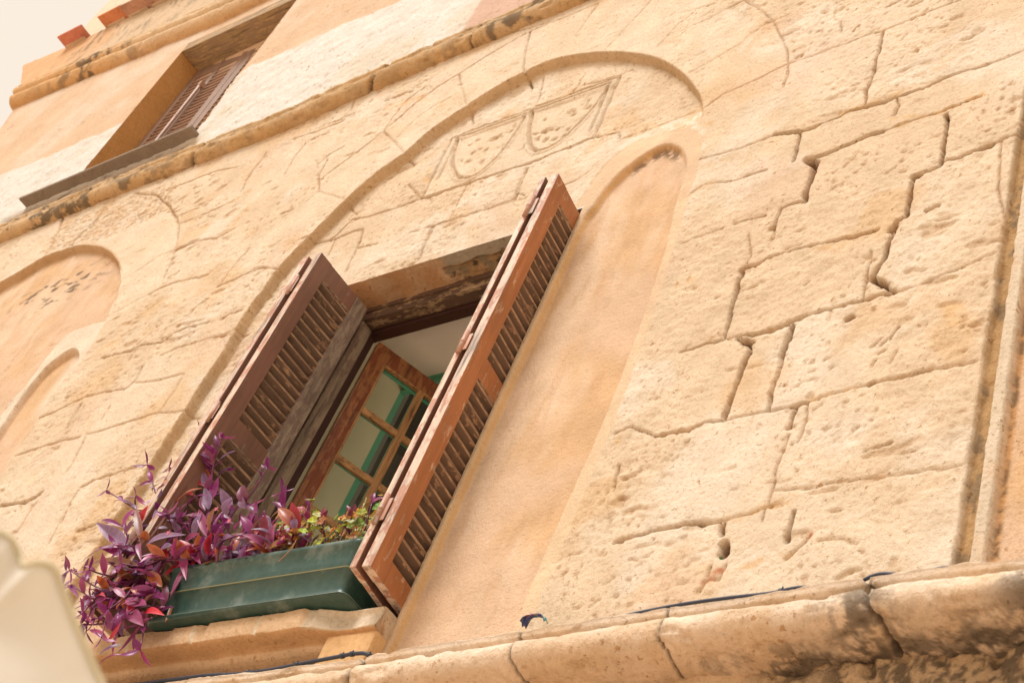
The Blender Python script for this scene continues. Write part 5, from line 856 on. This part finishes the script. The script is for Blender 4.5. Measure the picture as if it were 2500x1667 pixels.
for q in range(105):
    x=random.uniform(-3.13,-2.70); y=random.uniform(-.125,.05); b=Vector((x,y,2.262)); hgt=random.uniform(.03,.17)*(1 if x<-2.80 else 1.25)
    tip=b+Vector((random.uniform(-.035,.035),random.uniform(-.05,.02),hgt)); mb=MB(); st=curve([b,(b+tip)/2+Vector((random.uniform(-.02,.02),0,.01)),tip],5)
    cc=random.choice(GC); mb.tube(st,.0013,5,random.choice([(.35,.22,.08),(.30,.28,.08),(.25,.10,.06)]))
    for r_ in range(random.randint(3,7)):
        i=random.randint(2,len(st)-1); c=st[i]+Vector((random.uniform(-.022,.022),random.uniform(-.025,.01),random.uniform(-.01,.015))); mb.tube([st[i],c],.0008,4,(.4,.3,.1)); round_leaf(mb,c,(random.uniform(-.8,.8),-1,random.uniform(-.2,1)),random.uniform(.008,.017),tuple(v*random.uniform(.8,1.2) for v in (cc if random.random()<.6 else random.choice(GC))))
    GH(mb.build('sprig',M_GLEAF,None,False))
hd=MB(); fc=Vector((-3.050,-.125,2.425))
for k in range(26):
    a,b_=random.uniform(0,6.28),random.uniform(-.4,1.2); d=Vector((math.cos(a)*math.cos(b_),-abs(math.sin(a)*math.cos(b_))*.8,math.sin(b_))); c=fc+Vector((d.x*.024,d.y*.014,d.z*.015)); r_=random.uniform(.005,.009)
    t1=d.cross(Vector((.2,.1,1))).normalized(); t2=d.cross(t1); hd.add([c-t1*r_,c-t2*r_+d*.002,c+t1*r_,c+t2*r_+d*.003],[(0,1,2,3)],random.choice([(.80,.30,.42),(.85,.45,.50),(.75,.30,.55),(.88,.62,.60)]))
hd.tube([(-3.02,-.06,2.26),(-3.03,-.10,2.34),(fc.x,fc.y,fc.z-.006)],.0014,5,(.35,.30,.10))
GH(hd.build('flower_head',M_PETAL))
# pink blossoms on the purple plant
for c in ((-3.42,-.235,2.318),(-3.315,-.20,2.42),(-3.02,-.15,2.30),(-3.03,-.155,2.40),(-3.24,-.19,2.37)):
    PH(blossom(None,c,.011).build('blossom',M_PETAL))
# dry shoot hanging over the rim, purple shoots on the right
mb=MB(); mb.tube(curve([(-3.03,-.10,2.27),(-2.965,-.150,2.285),(-2.958,-.155,2.25),(-2.975,-.16,2.205)],6),.0016,5,(.28,.10,.04)); GH(mb.build('dry_stalk',M_STEM))
for base,tip in (((-2.86,-.05,2.27),(-2.875,-.09,2.42)),((-2.83,-.05,2.27),(-2.80,-.10,2.43)),((-3.0,-.06,2.27),(-3.02,-.12,2.43)),((-2.93,-.05,2.27),(-2.93,-.12,2.36))):
    mb=MB(); st=curve([base,(Vector(base)+Vector(tip))/2+Vector((.008,0,0)),tip],6); mb.tube(st,.0024,6,SC)
    for q in range(6):
        i=random.randint(5,len(st)-1); sd=Vector((random.uniform(-1,1),random.uniform(-.8,.1),random.uniform(-.1,.9))).normalized(); L=random.uniform(.030,.055); leafmesh(mb,st[i],st[i]+sd*L,L*.34,random.choice('pmpd'))
    PH(mb.build('shoot',M_LEAF,None,True))
# ------------------------------------------------------------------ cables on the ledge
M_CAB=attr_mat('black_cable',.5,0,0,.1,30)
def cable(pts,r,label,ties):
    mb=MB(); st=curve(pts,8); mb.tube(st,r,8,(.028,.034,.055))
    for t in ties:
        i=int(t*(len(st)-2)); a=st[i]; b=st[i+1]; d=(b-a).normalized(); mb.tube([a-d*.005,a+d*.005],r*1.4,8,(.035,.04,.06)); mb.tube([a,a+Vector((.004,-.004,.008))],.0018,5,(.03,.035,.055))
    o=mb.build('cable',M_CAB,None,True); tag(o,label,'cable'); return o
cable([(-8.5,-.06,1.925),(-4.6,-.06,1.928),(-3.9,-.066,1.93),(-3.53,-.062,1.928),(-3.43,-.062,1.925),(-3.18,-.062,1.926),(-3.05,-.062,1.918),(-2.93,-.062,1.918),(-2.80,-.062,1.927),(-2.69,-.062,1.934),(-2.635,-.064,1.935),(-2.59,-.060,1.928),(-2.55,-.03,1.90)],.0052,'dark cable lying along the ledge under the window sill',(.54,.66,.77,.83,.93))
cable([(-2.35,-.04,1.935),(-2.10,-.058,1.935),(-1.95,-.06,1.940),(-1.80,-.062,1.953),(-1.70,-.062,1.960),(-1.6,-.062,1.961),(-1.50,-.062,1.959),(-1.43,-.062,1.964),(-1.33,-.06,1.951),(-1.26,-.062,1.972),(-1.18,-.06,1.955),(-1.12,-.062,1.966),(-.9,-.055,1.95),(.4,-.05,1.965)],.0042,'thin dark cable half hidden behind the rim of the ledge below the big ashlar blocks',(.50,.60))
# scrap of blue foil on the ledge
mb=MB(); V=[];F=[]
for i in range(7):
    for k in range(5):
        u,v=i/6,k/4; V.append((-2.150+.062*u,-.030-.028*v-.006*math.sin(u*7),1.975+.034*math.sin(u*3.0)*(1-.4*v)+.005*math.sin(k*2.3+i)))
for i in range(6):
    for k in range(4): a=i*5+k; F.append((a,a+5,a+6,a+1))
mb.add(V,F,(.02,.05,.16)); n0=len(mb.V); mb.K=[((.02,.04,.16) if (i//5)<3 else (.03,.28,.30)) if (i%5)<3 else ((.35,.15,.14) if i//5 in(2,3) else (.02,.03,.12)) for i in range(n0)]
o=mb.build('foil_scrap',attr_mat('foil',.25,0,0,.1,30,.8),None,True); tag(o,'small crumpled blue foil scrap lying on the ledge right of the blind lancet','litter')
sm=o.modifiers.new('t','SOLIDIFY'); sm.thickness=.0015
# seedling in the hole between two blocks
wd=tag(empty('wall_seedling',(-1.70,.0,2.140)),'tiny green seedling growing in the dark hole between two blocks above the ledge','weed')
mb=MB()
for k in range(7):
    a=random.uniform(-1.2,1.2); b=Vector((-1.697,.022,2.128)); t=b+Vector((math.sin(a)*.012,-.020-.006*random.random(),.006+.010*math.cos(a))); d=(t-b); s=d.cross(Vector((0,1,.3))).normalized()*.0025
    mb.add([b,b+d*.5+s,t,b+d*.5-s],[(0,1,2,3)],random.choice([(.05,.16,.06),(.08,.22,.09)]))
o=mb.build('leaves',M_GLEAF); o.parent=wd; o.matrix_parent_inverse=Matrix.Translation((1.70,0,-2.140))
# ------------------------------------------------------------------ neighbouring gable behind
sb=[(x+(.5 if i==1 else 0),z-(1.6 if i in (1,2,3) else 0)) for i,(x,z) in enumerate(D['SB'])]; mb=MB(); n=len(sb)
V=[(x,1.5,z) for x,z in sb]+[(x,4.5,z) for x,z in sb]
mb.add(V,[tuple(range(n))]+[tuple(range(2*n-1,n-1,-1))]+[(i,i+n,(i+1)%n+n,(i+1)%n) for i in range(n)],(.62,.52,.40))
nb=mb.build('rooftop_building',M_PLASTER); tag(nb,'pale cream wall of a higher rooftop structure behind the terracotta tiles','building')
# ------------------------------------------------------------------ out-of-focus cream cloth in front
FB=D['FAB']; V=[];F=[];nr=len(FB);nc=len(FB[0])
# refine rows by spline
cols_=[curve([FB[i][k] for i in range(nr)],4) for k in range(nc)]; rows=list(zip(*cols_)); rows=[curve(r,3) for r in rows]
nr=len(rows);nc=len(rows[0])
for r_ in rows: V+= [tuple(v) for v in r_]
for i in range(nr-1):
    for k in range(nc-1): a=i*nc+k; F.append((a,a+1,a+nc+1,a+nc))
Kc=[(.80,.78,.71)]*len(V)
M_CLOTH=attr_mat('cream_canvas',.85,.25,.15,.04,9)
aw=tag(empty('canvas_awning',tuple(rows[nr//2][nc//2])),'out of focus cream canvas awning corner in the lower left','awning')
ao=Vector(rows[nr//2][nc//2])
o=mesh_obj('canvas',V,F,M_CLOTH,None,Kc,True); o.parent=aw; o.matrix_parent_inverse=Matrix.Translation(-ao); sm=o.modifiers.new('t','SOLIDIFY'); sm.thickness=.003
mb=MB(); mb.tube([tuple(r_[0]) for r_ in rows],.0022,8,(.66,.60,.42)); o=mb.build('hem',M_CLOTH,None,True); o.parent=aw; o.matrix_parent_inverse=Matrix.Translation(-ao)
# ------------------------------------------------------------------ street
mb=MB(); mb.add([(-200,-200,-1.65),(200,-200,-1.65),(200,200,-1.65),(-200,200,-1.65)],[(0,1,2,3)],(.72,.57,.44))
tag(mb.build('street',M_STONE),None,None,None,'structure')
# ------------------------------------------------------------------ camera
Mm=np.array(D['M'])
def cw(r): return Vector((r[0],-r[2],r[1]))
right=cw(Mm[0]); upv=-cw(Mm[1]); back=-cw(Mm[2])
cam=bpy.data.cameras.new('camera'); co=bpy.data.objects.new('camera',cam); C.objects.link(co)
rot=Matrix((right,upv,back)).transposed()
co.matrix_world=Matrix.Translation((0,-2.2,0))@rot.to_4x4()
cam.sensor_width=36; cam.lens=36*3566.83/2352; cam.clip_end=1000; cam.clip_start=.05
cam.dof.use_dof=True; cam.dof.focus_distance=4.55; cam.dof.aperture_fstop=8
bpy.context.scene.camera=co
# ------------------------------------------------------------------ light
sc_=bpy.context.scene
w=bpy.data.worlds.new('World'); sc_.world=w; w.use_nodes=True; nt=w.node_tree; bg=nt.nodes['Background']
sky=nt.nodes.new('ShaderNodeTexSky'); sky.sky_type='NISHITA'; sky.sun_disc=False
EL,AZ=52,200
sky.sun_elevation=R(EL); sky.sun_rotation=R(AZ)
mx=nt.nodes.new('ShaderNodeMix'); mx.data_type='RGBA'; mx.inputs[0].default_value=.93
nt.links.new(sky.outputs[0],mx.inputs[6]); SKYC=(9.15,7.95,6.65); mx.inputs[7].default_value=(SKYC[0],SKYC[1],SKYC[2],1)
nt.links.new(mx.outputs[2],bg.inputs['Color']); bg.inputs['Strength'].default_value=.10
sun=bpy.data.lights.new('sun','SUN'); so=bpy.data.objects.new('sun',sun); C.objects.link(so)
sun.energy=3.15; sun.angle=R(28); sun.color=(1,.97,.93)
a=R(AZ); dirv=Vector((math.sin(a)*math.cos(R(EL)),math.cos(a)*math.cos(R(EL)),math.sin(R(EL))))
so.rotation_euler=dirv.to_track_quat('Z','Y').to_euler(); so.location=(0,-5,8)
vs=sc_.view_settings; vs.view_transform='Standard'; vs.look='None'; vs.exposure=.18; vs.gamma=1
sc_.cycles.max_bounces=8
